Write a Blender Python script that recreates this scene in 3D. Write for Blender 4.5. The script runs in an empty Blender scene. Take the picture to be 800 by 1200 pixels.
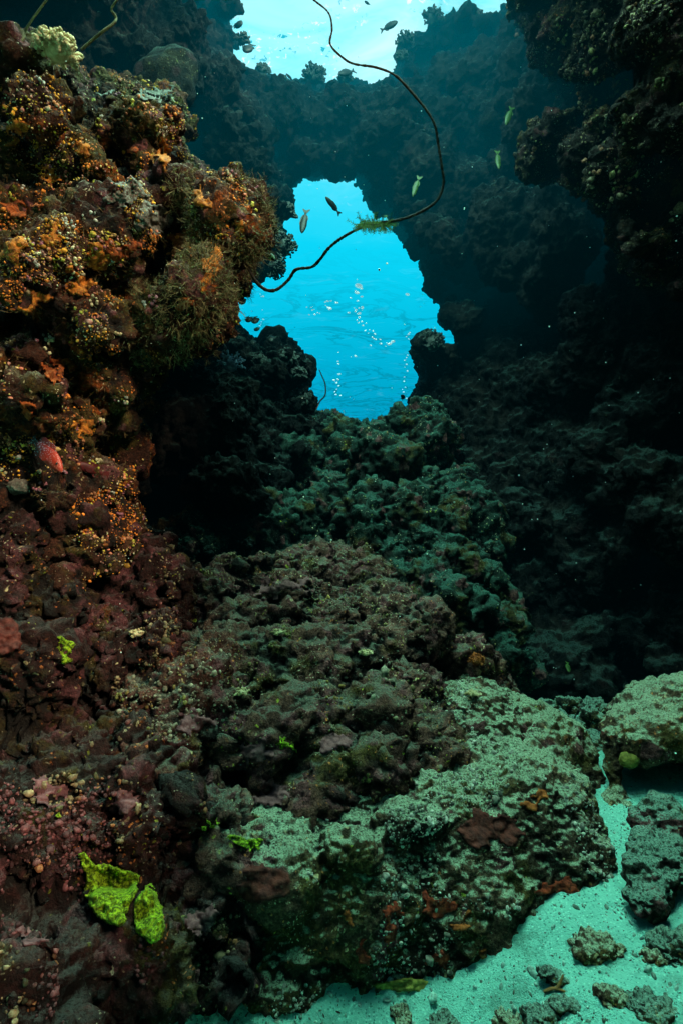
import bpy, bmesh, math, random
import numpy as np
from mathutils import Vector, Matrix
from mathutils.bvhtree import BVHTree
from mathutils.geometry import tessellate_polygon

R = math.radians
random.seed(7)
rng = np.random.default_rng(11)
scene = bpy.context.scene
col = scene.collection

# ------------------------------------------------------------------ camera
CAM = Vector((0.0, 0.0, 1.15))
PITCH = R(8.0)
F = 600.0 / math.tan(R(40.0))            # focal length in photo pixels (800 x 1200)
CP, SP = math.cos(PITCH), math.sin(PITCH)

def ray(px, py):
    u = (px - 400.0) / F
    v = (600.0 - py) / F
    return Vector((u, CP - v * SP, SP + v * CP))

def at(px, py, y):
    d = ray(px, py)
    return CAM + d * (y / d.y)

def project(P):
    q = P - np.array(CAM)
    zc = q[:, 1] * CP + q[:, 2] * SP
    vc = -q[:, 1] * SP + q[:, 2] * CP
    return 400 + F * q[:, 0] / zc, 600 - F * vc / zc, zc

cd = bpy.data.cameras.new('camera')
cam = bpy.data.objects.new('camera', cd)
col.objects.link(cam)
cam.location = CAM
cam.rotation_euler = (R(90) + PITCH, 0, 0)
cd.sensor_fit = 'VERTICAL'
cd.sensor_height = 24
cd.angle = R(80)
cd.clip_start = 0.02
cd.clip_end = 500
scene.camera = cam

# ------------------------------------------------------------------ noise
def _hash(ix, iy, iz, seed):
    h = (ix.astype(np.uint32) * np.uint32(374761393) + iy.astype(np.uint32) * np.uint32(668265263)
         + iz.astype(np.uint32) * np.uint32(2147483647 - 1274126177) + np.uint32((seed * 974634777) & 0xffffffff))
    h = (h ^ (h >> np.uint32(13))) * np.uint32(1274126177)
    h = (h ^ (h >> np.uint32(15))) * np.uint32(2246822519)
    return h ^ (h >> np.uint32(14))

def vnoise(P, seed=0):
    fl = np.floor(P)
    f = (P - fl).astype(np.float32)
    i = fl.astype(np.int32)
    f = f * f * f * (f * (f * 6 - 15) + 10)
    out = 0
    for dx in (0, 1):
        wx = f[:, 0] if dx else 1 - f[:, 0]
        for dy in (0, 1):
            wy = f[:, 1] if dy else 1 - f[:, 1]
            for dz in (0, 1):
                wz = f[:, 2] if dz else 1 - f[:, 2]
                h = _hash(i[:, 0] + dx, i[:, 1] + dy, i[:, 2] + dz, seed)
                out = out + (h.astype(np.float32) * np.float32(2.0 / 4294967295.0) - 1) * (wx * wy * wz)
    return out

def fbm(P, freq, octv=3, seed=0, gain=0.5):
    a, s, t = 1.0, 0, 0
    for k in range(octv):
        s = s + a * vnoise(P * freq + 17.3 * k, seed + k)
        t += a
        a *= gain
        freq *= 2.03
    return s / t

def worley(P, cell, seed=0):
    Q = P / cell
    fl = np.floor(Q)
    i = fl.astype(np.int32)
    f = (Q - fl).astype(np.float32)
    best = np.full(len(P), 9.0, np.float32)
    for dx in (-1, 0, 1):
        for dy in (-1, 0, 1):
            for dz in (-1, 0, 1):
                h = _hash(i[:, 0] + dx, i[:, 1] + dy, i[:, 2] + dz, seed)
                ox = (h & np.uint32(1023)).astype(np.float32) / 1023 + dx - f[:, 0]
                oy = ((h >> np.uint32(10)) & np.uint32(1023)).astype(np.float32) / 1023 + dy - f[:, 1]
                oz = ((h >> np.uint32(20)) & np.uint32(1023)).astype(np.float32) / 1023 + dz - f[:, 2]
                np.minimum(best, ox * ox + oy * oy + oz * oz, out=best)
    return np.sqrt(best)

# ------------------------------------------------------------------ object helpers
def tag(o, label=None, cat=None, group=None, kind=None):
    if label: o['label'] = label
    if cat: o['category'] = cat
    if group: o['group'] = group
    if kind: o['kind'] = kind
    return o

def link(name, me, mats=(), parent=None):
    o = bpy.data.objects.new(name, me)
    col.objects.link(o)
    for m in mats:
        me.materials.append(m)
    if parent: o.parent = parent
    return o

def empty(name, loc):
    o = bpy.data.objects.new(name, None)
    o.empty_display_size = 0.1
    col.objects.link(o)
    o.location = loc
    return o

def mesh_np(name, V, Fc, smooth=True):
    me = bpy.data.meshes.new(name)
    me.from_pydata([tuple(v) for v in V], [], [tuple(f) for f in Fc])
    if smooth:
        me.polygons.foreach_set('use_smooth', [True] * len(me.polygons))
    me.update()
    return me

def bm_mesh(name, bm, smooth=True):
    me = bpy.data.meshes.new(name)
    bm.to_mesh(me)
    bm.free()
    if smooth:
        me.polygons.foreach_set('use_smooth', [True] * len(me.polygons))
    me.update()
    return me

_ICO = {}
def ico(sub):
    if sub not in _ICO:
        bm = bmesh.new()
        bmesh.ops.create_icosphere(bm, subdivisions=sub, radius=1)
        V = np.array([v.co[:] for v in bm.verts])
        T = np.array([[v.index for v in f.verts] for f in bm.faces])
        bm.free()
        _ICO[sub] = (V, T)
    return _ICO[sub]

def rand_rot():
    q = rng.normal(size=4)
    q /= np.linalg.norm(q)
    w, x, y, z = q
    return np.array([[1-2*(y*y+z*z), 2*(x*y-z*w), 2*(x*z+y*w)],
                     [2*(x*y+z*w), 1-2*(x*x+z*z), 2*(y*z-x*w)],
                     [2*(x*z-y*w), 2*(y*z+x*w), 1-2*(x*x+y*y)]])

class Soup:
    """collects triangles (and optional colours) into one mesh"""
    def __init__(s):
        s.V, s.T, s.C, s.n = [], [], [], 0
    def add(s, V, T, c=None):
        s.V.append(np.asarray(V, float)); s.T.append(np.asarray(T) + s.n); s.n += len(V)
        if c is not None:
            s.C.append(np.tile(np.array([*c, 1.0], np.float32), (len(V), 1)))
    def blob(s, c, r, sub=2, c_=None, sc=None):
        V, T = ico(sub)
        m = rand_rot()
        if sc is None:
            sc = rng.uniform(0.8, 1.2, 3)
        s.add((V * sc * r) @ m.T + np.array(c), T, c_)
    def mesh(s, name, smooth=True):
        V = np.concatenate(s.V).astype(np.float32)
        T = np.concatenate(s.T).astype(np.int32)
        me = bpy.data.meshes.new(name)
        me.vertices.add(len(V)); me.vertices.foreach_set('co', V.ravel())
        me.loops.add(T.size); me.loops.foreach_set('vertex_index', T.ravel())
        me.polygons.add(len(T))
        me.polygons.foreach_set('loop_start', np.arange(0, T.size, 3, dtype=np.int32))
        me.polygons.foreach_set('use_smooth', np.full(len(T), smooth))
        me.update(calc_edges=True)
        me.validate()
        if s.C:
            a = me.color_attributes.new('tint', 'FLOAT_COLOR', 'POINT')
            a.data.foreach_set('color', np.concatenate(s.C).ravel())
        return me

def remesh(me, voxel):
    o = bpy.data.objects.new('tmp', me)
    col.objects.link(o)
    m = o.modifiers.new('r', 'REMESH')
    m.mode = 'VOXEL'
    m.voxel_size = voxel
    m.use_smooth_shade = True
    dg = bpy.context.evaluated_depsgraph_get()
    out = bpy.data.meshes.new_from_object(o.evaluated_get(dg))
    bpy.data.objects.remove(o)
    return out

def get_co(me):
    a = np.empty(len(me.vertices) * 3, np.float32)
    me.vertices.foreach_get('co', a)
    return a.reshape(-1, 3)

def get_no(me):
    a = np.empty(len(me.vertices) * 3, np.float32)
    me.vertices.foreach_get('normal', a) if False else me.vertex_normals.foreach_get('vector', a)
    return a.reshape(-1, 3)

def set_co(me, P):
    me.vertices.foreach_set('co', np.ascontiguousarray(P, np.float32).ravel())
    me.update()

def attr(me, name, v):
    a = me.attributes.new(name, 'FLOAT', 'POINT')
    a.data.foreach_set('value', np.ascontiguousarray(v, np.float32))

def relief(me, style='reef', seed=0, k=1.0):
    """two passes of displacement along the normals: big lumps, then knobs and grain"""
    P = get_co(me); N = get_no(me)
    warp = np.stack([vnoise(P * 2.1 + 5, seed + 40), vnoise(P * 2.1 + 31, seed + 41), vnoise(P * 2.1 + 71, seed + 42)], 1) * 0.12
    Q = P + warp
    big = fbm(P, 1.1, 3, seed) * 0.16
    w1 = worley(Q, 0.34, seed + 1)
    if style == 'reef':
        d = big + (0.55 - w1) * 0.20
    elif style == 'silt':
        d = big * 0.75 + (0.55 - w1) * 0.07
    else:
        d = big * 1.0 + (0.55 - w1) * 0.24
    P = P + N * (d * k)[:, None]
    set_co(me, P)
    N = get_no(me)
    Q = P + warp * 0.5
    w2 = worley(Q, 0.125, seed + 2)
    w3 = worley(Q + warp * 0.3, 0.05, seed + 3)
    sel = np.clip(fbm(P, 2.3, 2, seed + 9) * 2.0 + 0.55, 0, 1)
    g = fbm(P, 14, 3, seed + 5)
    g2 = fbm(P, 48, 2, seed + 6)
    pit = np.clip(worley(P, 0.09, seed + 7) - 0.25, 0, 1)
    if style == 'reef':
        d2 = (0.5 - w2) * 0.085 * sel + (0.5 - w3) * 0.040 + g * 0.040 + g2 * 0.014 + fbm(P, 24, 2, seed + 8) * 0.02
    elif style == 'silt':
        d2 = (0.5 - w2) * 0.050 * sel + (0.5 - w3) * 0.006 + g * 0.030 + fbm(P, 27, 2, seed + 8) * 0.016 + g2 * 0.013 + np.clip(fbm(P, 20, 2, seed + 12), 0, 1) * 0.022 * sel
    else:
        d2 = (0.5 - w2) * 0.085 * (0.4 + 0.6 * sel) + (0.5 - w3) * 0.042 + g * 0.060 + g2 * 0.022 + fbm(P, 26, 2, seed + 8) * 0.032
    P = P + N * (d2 * k)[:, None]
    set_co(me, P)
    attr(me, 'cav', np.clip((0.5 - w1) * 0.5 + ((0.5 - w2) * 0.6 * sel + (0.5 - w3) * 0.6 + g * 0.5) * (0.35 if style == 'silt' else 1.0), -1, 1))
    return me

# ------------------------------------------------------------------ rock masses from outlines
def seg_dist(pt, poly):
    a = poly
    b = np.roll(poly, -1, 0)
    ab = b - a
    t = np.clip(((pt[:, None] - a) * ab).sum(2) / np.maximum((ab * ab).sum(1), 1e-9), 0, 1)
    q = a + ab * t[..., None]
    return np.sqrt(((pt[:, None] - q) ** 2).sum(2)).min(1)

def inside(pt, poly):
    x, y = pt[:, 0], pt[:, 1]
    c = np.zeros(len(pt), bool)
    n = len(poly)
    for i in range(n):
        x1, y1 = poly[i]
        x2, y2 = poly[(i + 1) % n]
        m = ((y1 > y) != (y2 > y))
        c ^= m & (x < (x2 - x1) * (y - y1) / ((y2 - y1) if y2 != y1 else 1e-9) + x1)
    return c

def depth_fn(ctrl):
    c = np.array(ctrl, float)
    def fn(px, py):
        w = 1.0 / ((c[:, 0] - px) ** 2 + (c[:, 1] - py) ** 2 + 900.0) ** 1.5
        return float((w * c[:, 2]).sum() / w.sum())
    return fn

def mass(poly, ctrl, rmin, rmax, n, thick=0.8, edge_r=0.09, slab=0.35, extra=()):
    """Soup of overlapping lumps that fills an outline; depth varies over it"""
    poly = np.array(poly, float)
    dfn = depth_fn(ctrl)
    s = Soup()
    # core slab
    tri = tessellate_polygon([[Vector((p[0], p[1], 0)) for p in poly]])
    cx, cy = poly.mean(0)
    fr, bk = [], []
    for p in poly:
        d = dfn(*p)
        fr.append(at(p[0], p[1], d + slab)[:])
        bk.append(at(p[0], p[1], d + slab + thick)[:])
    m = len(poly)
    T = []
    for t in tri:
        T.append((t[0], t[1], t[2]))
        T.append((m + t[2], m + t[1], m + t[0]))
    for i in range(m):
        j = (i + 1) % m
        T += [(i, m + i, j), (j, m + i, m + j)]
    bmt = bmesh.new()
    vs = [bmt.verts.new(v) for v in fr + bk]
    for t in T:
        try: bmt.faces.new([vs[i] for i in t])
        except ValueError: pass
    bmesh.ops.recalc_face_normals(bmt, faces=bmt.faces[:])
    bmt.verts.index_update()
    s.add([v.co[:] for v in bmt.verts], [[v.index for v in f.verts] for f in bmt.faces])
    bmt.free()
    # lumps
    lo, hi = poly.min(0), poly.max(0)
    cnt = 0
    while cnt < n:
        pt = rng.uniform(lo, hi, (n, 2))
        pt = pt[inside(pt, poly)]
        ds = seg_dist(pt, poly)
        for (px, py), e in zip(pt, ds):
            d = dfn(px, py)
            r = min(rng.uniform(rmin, rmax), e * d / F * 1.05)
            if r < rmin * 0.5: continue
            s.blob(at(px, py, d + r * rng.uniform(0.35, 0.9)), r)
            cnt += 1
            if cnt >= n: break
    # rim lumps
    for i in range(m):
        a, b = poly[i], poly[(i + 1) % m]
        L = np.linalg.norm(b - a)
        nrm = np.array([-(b - a)[1], (b - a)[0]]) / max(L, 1e-6)
        if not inside((a + (b - a) * .5 + nrm * 1.0)[None], poly)[0]: nrm = -nrm
        d = dfn(*((a + b) / 2))
        step = max(edge_r * F / d * 0.9, 4)
        for k in range(int(L / step) + 1):
            t = rng.uniform(0, 1)
            r = edge_r * rng.uniform(0.6, 1.3)
            p = a + (b - a) * t + nrm * r * F / d * 0.95
            s.blob(at(p[0], p[1], d + rng.uniform(0.1, slab + 0.2)), r)
    for (px, py, d, r) in extra:
        s.blob(at(px, py, d), r, sub=3)
    return s

def open_up(poly, amt=9.0):
    """widen the two openings so that the lumps along their rims end on the outline"""
    out = []
    for x, y in poly:
        if 255 < x < 545 and 195 < y < 505:
            dx, dy = x - 405, (y - 350) * .8
        elif 255 < x < 600 and -80 < y < 112:
            dx, dy = x - 425, (y - 15) * 1.6
        else:
            out.append((x, y)); continue
        l = math.hypot(dx, dy)
        out.append((x + dx / l * amt, y + dy / l * amt))
    return out

def rock(name, soup, voxel, style, mat, label, cat, seed, k=1.0, smooth_it=2):
    me = remesh(soup.mesh(name), voxel)
    bm = bmesh.new(); bm.from_mesh(me)
    for _ in range(smooth_it):
        bmesh.ops.smooth_vert(bm, verts=bm.verts, factor=0.5, use_axis_x=True, use_axis_y=True, use_axis_z=True)
    bm.to_mesh(me); bm.free()
    me.name = name
    relief(me, style, seed, k)
    P = get_co(me)
    base = P.mean(0); base[2] = P[:, 2].min()
    N = get_no(me)
    set_co(me, P - base)
    o = link(name, me, [mat])
    o.location = base
    me.polygons.foreach_set('use_smooth', np.ones(len(me.polygons), bool))
    tag(o, label, cat, kind='thing')
    print('ROCK', name, label[:30], len(P))
    return dict(o=o, P=P, N=N, me=me)

# ------------------------------------------------------------------ materials
class NT:
    def __init__(s, name):
        s.m = bpy.data.materials.new(name)
        s.m.use_nodes = True
        s.t = s.m.node_tree
        s.t.nodes.clear()
        s.out = s.t.nodes.new('ShaderNodeOutputMaterial')
    def n(s, typ, ins=None, **props):
        nd = s.t.nodes.new(typ)
        for k, v in props.items(): setattr(nd, k, v)
        for k, v in (ins or {}).items():
            if isinstance(v, bpy.types.NodeSocket): s.t.links.new(v, nd.inputs[k])
            else: nd.inputs[k].default_value = v
        return nd
    def math(s, op, a, b=0.0, c=0.0, clamp=False):
        nd = s.n('ShaderNodeMath', {0: a, 1: b, 2: c}, operation=op, use_clamp=clamp)
        return nd.outputs[0]
    def ss(s, v, lo, hi):
        nd = s.n('ShaderNodeMapRange', {0: v, 1: lo, 2: hi, 3: 0.0, 4: 1.0}, interpolation_type='SMOOTHSTEP')
        return nd.outputs[0]
    def mix(s, f, a, b, blend='MIX'):
        nd = s.n('ShaderNodeMix', {0: f}, data_type='RGBA', blend_type=blend)
        for k, v in ((6, a), (7, b)):
            if isinstance(v, bpy.types.NodeSocket): s.t.links.new(v, nd.inputs[k])
            else: nd.inputs[k].default_value = (*v, 1.0)
        return nd.outputs[2]
    def noise(s, co, scale, detail=4, rough=0.55, dist=0.0):
        return s.n('ShaderNodeTexNoise', {'Vector': co, 'Scale': scale, 'Detail': detail, 'Roughness': rough, 'Distortion': dist}).outputs['Fac']
    def vor(s, co, scale, feature='F1', rnd=1.0):
        return s.n('ShaderNodeTexVoronoi', {'Vector': co, 'Scale': scale, 'Randomness': rnd}, feature=feature)
    def ramp(s, f, stops):
        nd = s.n('ShaderNodeValToRGB', {0: f})
        el = nd.color_ramp.elements
        while len(el) < len(stops): el.new(0.5)
        for e, (p, c) in zip(el, stops):
            e.position = p; e.color = (*c, 1)
        return nd.outputs[0]
    def bump(s, h, strength=0.5, dist=0.02, nrm=None):
        ins = {'Height': h, 'Strength': strength, 'Distance': dist}
        if nrm is not None: ins['Normal'] = nrm
        return s.n('ShaderNodeBump', ins).outputs[0]
    def bsdf(s, colr, rough=0.85, normal=None, spec=0.25, **kw):
        ins = {'Base Color': colr if isinstance(colr, bpy.types.NodeSocket) else (*colr, 1), 'Roughness': rough, 'Specular IOR Level': spec}
        if normal is not None: ins['Normal'] = normal
        ins.update(kw)
        nd = s.n('ShaderNodeBsdfPrincipled', ins)
        s.t.links.new(nd.outputs[0], s.out.inputs[0])
        return nd

def reef_mat(name, base, algae=0.5, rust=0.4, pink=0.4, cream=0.5, orange=0.4, lime=0.2, silt=0.4, siltcol=(0.42, 0.46, 0.40), gain=1.0, siltlo=0.25):
    t = NT(name)
    co = t.n('ShaderNodeTexCoord').outputs['Object']
    geo = t.n('ShaderNodeNewGeometry')
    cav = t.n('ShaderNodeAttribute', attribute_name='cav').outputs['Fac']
    wv = t.n('ShaderNodeTexNoise', {'Vector': co, 'Scale': 9.0, 'Detail': 3.0})
    cw = t.n('ShaderNodeVectorMath', {0: wv.outputs['Color'], 1: (0.5, 0.5, 0.5)}, operation='SUBTRACT').outputs[0]
    cw = t.n('ShaderNodeVectorMath', {0: cw, 1: (0.10, 0.10, 0.10)}, operation='MULTIPLY').outputs[0]
    cw = t.n('ShaderNodeVectorMath', {0: co, 1: cw}, operation='ADD').outputs[0]
    n1 = t.noise(co, 4.5, 8, 0.68)
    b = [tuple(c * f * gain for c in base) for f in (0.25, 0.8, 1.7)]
    c = t.ramp(n1, [(0.3, b[0]), (0.52, b[1]), (0.72, b[2])])
    # olive turf
    m = t.math('MULTIPLY', t.ss(t.noise(co, 2.6, 6, 0.6), 0.60 - 0.2 * algae, 0.70 - 0.2 * algae), 0.85)
    c = t.mix(m, c, tuple(x * gain for x in (0.085, 0.062, 0.014)))
    # coralline crust plates
    v = t.vor(cw, 9.0)
    vm = t.math('MULTIPLY', t.math('GREATER_THAN', t.n('ShaderNodeSeparateColor', {0: v.outputs['Color']}).outputs[0], 1 - 0.75 * pink), t.ss(v.outputs['Distance'], 0.62, 0.45))
    pc = t.mix(t.noise(co, 30, 4, 0.6), tuple(x * gain for x in (0.07, 0.020, 0.022)), tuple(x * gain for x in (0.26, 0.095, 0.10)))
    c = t.mix(t.math('MULTIPLY', vm, 0.85), c, pc)
    # rust sponge sheets
    m = t.ss(t.noise(co, 3.4, 5, 0.6, 0.3), 0.72 - 0.2 * rust, 0.78 - 0.2 * rust)
    m = t.math('MULTIPLY', m, t.ss(t.noise(co, 40, 2), 0.3, 0.6))
    c = t.mix(m, c, tuple(x * gain for x in (0.26, 0.062, 0.010)))
    # specks: cream, orange, lime
    for scale, thr, colr, amt, ms in ((44.0, 0.40, (0.62, 0.47, 0.24), cream, 3.1), (80.0, 0.40, (0.58, 0.50, 0.33), cream, 4.3),
                                      (60.0, 0.44, (0.72, 0.22, 0.06), orange, 2.4), (42.0, 0.40, (0.36, 0.38, 0.04), lime, 5.0)):
        v = t.vor(cw, scale)
        on = t.math('GREATER_THAN', t.n('ShaderNodeSeparateColor', {0: v.outputs['Color']}).outputs[1], 1 - 0.42 * amt)
        dm = t.ss(v.outputs['Distance'], thr, thr - 0.12)
        area = t.ss(t.noise(co, ms, 3), 0.5, 0.62)
        c = t.mix(t.math('MULTIPLY', t.math('MULTIPLY', on, dm), area), c, tuple(x * gain for x in colr))
    fg = t.noise(co, 58, 6, 0.78)
    c = t.mix(1.0, c, t.ramp(fg, [(0.34, (0.30, 0.28, 0.26)), (0.5, (0.9, 0.9, 0.9)), (0.64, (1.75, 1.65, 1.55))]), 'MULTIPLY')
    # shade painted into the recesses: colour darkened by the cavity value
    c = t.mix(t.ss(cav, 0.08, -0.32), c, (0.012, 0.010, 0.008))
    # silt settled on upward faces
    nz = t.n('ShaderNodeSeparateXYZ', {0: geo.outputs['Normal']}).outputs[2]
    sn = t.math('ADD', nz, t.math('MULTIPLY', t.math('SUBTRACT', t.noise(co, 7, 6, 0.7), 0.5), 1.5))
    sm = t.math('MULTIPLY', t.ss(sn, siltlo, siltlo + 0.45), silt)
    grain = t.noise(co, 95, 4, 0.75)
    sm = t.math('MULTIPLY', sm, t.ss(grain, 0.36, 0.56))
    sc = t.mix(t.noise(co, 60, 4, 0.7), tuple(x * 0.35 for x in siltcol), tuple(x * 1.25 for x in siltcol))
    c = t.mix(sm, c, sc)
    h = t.math('ADD', t.noise(co, 70, 5, 0.7), t.math('MULTIPLY', t.noise(co, 22, 4, 0.65), 1.5))
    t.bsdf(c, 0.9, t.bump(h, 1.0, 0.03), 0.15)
    return t.m

def plain_mat(name, c1, c2, scale=20.0, rough=0.8, spec=0.2, bump=0.3, bscale=60.0, bdist=0.01, **kw):
    t = NT(name)
    co = t.n('ShaderNodeTexCoord').outputs['Object']
    c = t.mix(t.ss(t.noise(co, scale, 5, 0.65), 0.3, 0.7), c1, c2)
    t.bsdf(c, rough, t.bump(t.noise(co, bscale, 4, 0.6), bump, bdist), spec, **kw)
    return t.m

def tint_mat(name, rough=0.75, spec=0.25, gain=1.0):
    t = NT(name)
    co = t.n('ShaderNodeTexCoord').outputs['Object']
    a = t.n('ShaderNodeAttribute', attribute_name='tint').outputs['Color']
    c = t.mix(t.ss(t.noise(co, 60, 3, 0.6), 0.3, 0.75), (0.35 * gain,) * 3, (1.1 * gain,) * 3)
    t.bsdf(t.mix(1.0, a, c, 'MULTIPLY'), rough, t.bump(t.noise(co, 150, 3), 0.4, 0.005), spec)
    return t.m

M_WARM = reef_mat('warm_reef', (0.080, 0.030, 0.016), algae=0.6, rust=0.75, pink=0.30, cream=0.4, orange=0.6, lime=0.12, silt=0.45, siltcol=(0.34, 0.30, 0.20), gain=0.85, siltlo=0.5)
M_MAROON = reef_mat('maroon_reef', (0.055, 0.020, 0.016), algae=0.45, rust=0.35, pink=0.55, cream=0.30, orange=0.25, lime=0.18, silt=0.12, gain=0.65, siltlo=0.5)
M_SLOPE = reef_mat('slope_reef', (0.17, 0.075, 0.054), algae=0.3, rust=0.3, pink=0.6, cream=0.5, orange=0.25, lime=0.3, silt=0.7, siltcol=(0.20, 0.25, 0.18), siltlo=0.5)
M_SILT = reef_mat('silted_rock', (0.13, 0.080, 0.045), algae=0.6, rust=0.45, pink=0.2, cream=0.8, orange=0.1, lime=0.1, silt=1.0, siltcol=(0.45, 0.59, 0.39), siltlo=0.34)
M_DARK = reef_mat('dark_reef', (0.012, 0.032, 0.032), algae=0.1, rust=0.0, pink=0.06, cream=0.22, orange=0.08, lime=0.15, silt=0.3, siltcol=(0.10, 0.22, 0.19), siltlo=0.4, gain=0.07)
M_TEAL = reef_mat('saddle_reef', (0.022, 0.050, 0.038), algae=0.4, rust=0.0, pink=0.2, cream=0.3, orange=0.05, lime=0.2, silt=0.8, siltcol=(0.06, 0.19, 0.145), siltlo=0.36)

# ------------------------------------------------------------------ the rock masses
left_upper = mass([(-120, 10), (0, 45), (45, 50), (80, 90), (110, 112), (150, 108), (200, 118), (214, 150), (205, 190), (230, 198), (262, 206), (300, 222), (316, 243),
                   (310, 275), (285, 305), (268, 325), (252, 372), (215, 395), (175, 420), (150, 450), (150, 520), (160, 640), (100, 700), (-120, 700)],
                  [(0, 100, 3.0), (80, 170, 3.45), (200, 140, 3.5), (300, 240, 3.4), (230, 300, 3.3), (140, 240, 3.0), (60, 220, 3.2), (60, 290, 2.9), (60, 400, 2.9), (170, 330, 3.45), (170, 420, 3.5), (110, 470, 3.2), (60, 560, 2.95), (150, 560, 3.7), (-100, 400, 2.5)],
                  0.07, 0.22, 190, thick=1.6, edge_r=0.07, slab=0.45,
                  extra=[(150, 256, 2.95, .17), (118, 275, 2.92, .16), (175, 275, 3.0, .11), (165, 148, 3.25, .17), (196, 140, 3.3, .11), (130, 150, 3.3, .13), (262, 250, 3.2, .2), (296, 250, 3.22, .11), (280, 280, 3.22, .11), (225, 350, 3.15, .17), (240, 322, 3.12, .12), (205, 370, 3.15, .13), (60, 300, 2.8, .18), (30, 330, 2.7, .16), (40, 130, 3.0, .15), (100, 380, 2.95, .16), (50, 470, 2.9, .16)])
W_LU = rock('reef_wall', left_upper, 0.014, 'reef', M_WARM, 'warm lit reef wall on the left crusted with orange, cream and rust growth', 'reef wall', 3)

left_lower = mass([(-140, 600), (100, 600), (165, 640), (215, 670), (205, 760), (150, 830), (240, 930), (260, 1000), (310, 1080), (295, 1145), (300, 1158), (215, 1166), (150, 1215), (100, 1300), (-140, 1300)],
                  [(0, 620, 3.0), (150, 650, 3.7), (0, 800, 2.7), (130, 800, 3.3), (0, 1000, 2.35), (150, 1000, 2.6), (260, 1050, 2.75), (0, 1200, 2.0), (150, 1150, 2.3)],
                  0.045, 0.15, 420, thick=1.5, edge_r=0.05, slab=0.35)
W_LL = rock('reef_wall', left_lower, 0.011, 'knob', M_MAROON, 'dark maroon lumpy reef foot at lower left below the red fish', 'reef wall', 14, k=0.95)

slope = mass([(190, 670), (215, 655), (300, 655), (395, 650), (450, 670), (500, 715), (545, 745), (575, 765), (590, 800), (605, 830), (560, 930), (420, 960), (330, 1010), (230, 1040), (160, 1000), (120, 900), (130, 820), (190, 760)],
             [(200, 670, 4.4), (400, 655, 4.9), (560, 760, 4.2), (590, 820, 3.9), (450, 780, 3.9), (300, 760, 3.9), (180, 870, 3.0), (300, 880, 3.3), (430, 880, 3.35), (240, 1010, 2.9), (400, 950, 3.2)],
             0.10, 0.28, 150, thick=1.0, edge_r=0.08, slab=0.4,
             extra=[(185, 880, 3.05, 0.22), (170, 900, 3.1, 0.2), (550, 785, 4.15, 0.19), (420, 690, 4.7, 0.2), (455, 730, 4.4, 0.22), (300, 800, 3.75, 0.26)])
W_SL = rock('reef_slope', slope, 0.013, 'reef', M_SLOPE, 'brown and grey reef slope climbing behind the big silt covered boulder', 'reef', 25, k=1.1)

b1 = Soup()
for (px, py, d, ax, ay, az) in [(490, 1035, 3.42, .86, .55, .62), (575, 985, 3.5, .60, .48, .50), (640, 1010, 3.40, .33, .36, .34), (400, 1045, 3.22, .50, .40, .44), (330, 1012, 3.08, .32, .30, .26), (270, 1003, 3.0, .22, .2, .13),
                                (450, 1110, 3.25, .60, .36, .25), (550, 1085, 3.35, .40, .34, .26), (350, 1112, 3.05, .25, .26, .2), (325, 1150, 2.95, .24, .2, .13), (520, 915, 3.75, .55, .45, .40), (440, 945, 3.5, .42, .38, .30), (560, 860, 4.0, .4, .4, .35),
                                (600, 950, 3.28, .16, .14, .10), (480, 965, 3.02, .20, .14, .10), (655, 975, 3.22, .14, .12, .09), (410, 990, 2.92, .16, .12, .09)]:
    V, T = ico(4)
    b1.add(V * np.array([ax, ay, az]) + np.array(at(px, py, d)[:]), T)
W_B1 = rock('boulder', b1, 0.009, 'silt', M_SILT, 'big silt covered boulder with red sponge spots in the middle foreground', 'boulder', 37, k=0.9)

b2 = Soup()
for (px, py, d, r, sc) in [(600, 885, 4.0, 0.42, (1.1, .9, .8)), (622, 925, 3.9, 0.38, (1.0, .9, .8)), (660, 952, 3.85, 0.28, (1, .9, .8)), (693, 968, 3.75, .20, (1, .9, .9)), (570, 850, 4.05, .3, (1, .9, .8)), (590, 950, 3.9, .4, (1.3, .9, .8)), (700, 985, 3.75, .2, (1, .9, 1.2)), (665, 1000, 3.75, .3, (1, .9, 1.0))]:
    V, T = ico(3)
    b2.add(V * np.array(sc) * r + np.array(at(px, py, d)[:]), T)
W_B2 = rock('boulder', b2, 0.012, 'silt', M_SILT, 'rounded silt dusted boulder behind the right end of the big one', 'boulder', 51, k=0.9)

b3 = Soup()
for (px, py, d, r, sc) in [(790, 855, 3.8, .32, (1.5, .9, .62)), (742, 872, 3.7, .2, (1.1, .9, .8)), (860, 845, 3.8, .45, (1.2, .9, .7)), (718, 900, 3.7, .12, (.8, .9, 1.2)), (880, 930, 3.8, .34, (1, .8, .9)), (780, 915, 4.1, .32, (1.2, .7, .9)), (724, 945, 3.65, .15, (.9, .9, .9)), (775, 972, 3.85, .17, (1.2, .8, .7)), (765, 836, 3.95, .24, (1.2, .9, .6)), (800, 830, 4.1, .28, (1.3, 1, .6))]:
    V, T = ico(3)
    b3.add(V * np.array(sc) * r + np.array(at(px, py, d)[:]), T)
W_B3 = rock('boulder', b3, 0.012, 'silt', M_SILT, 'hollowed sandy boulder at the right edge with a dark undercut', 'boulder', 63, k=0.8)

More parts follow.
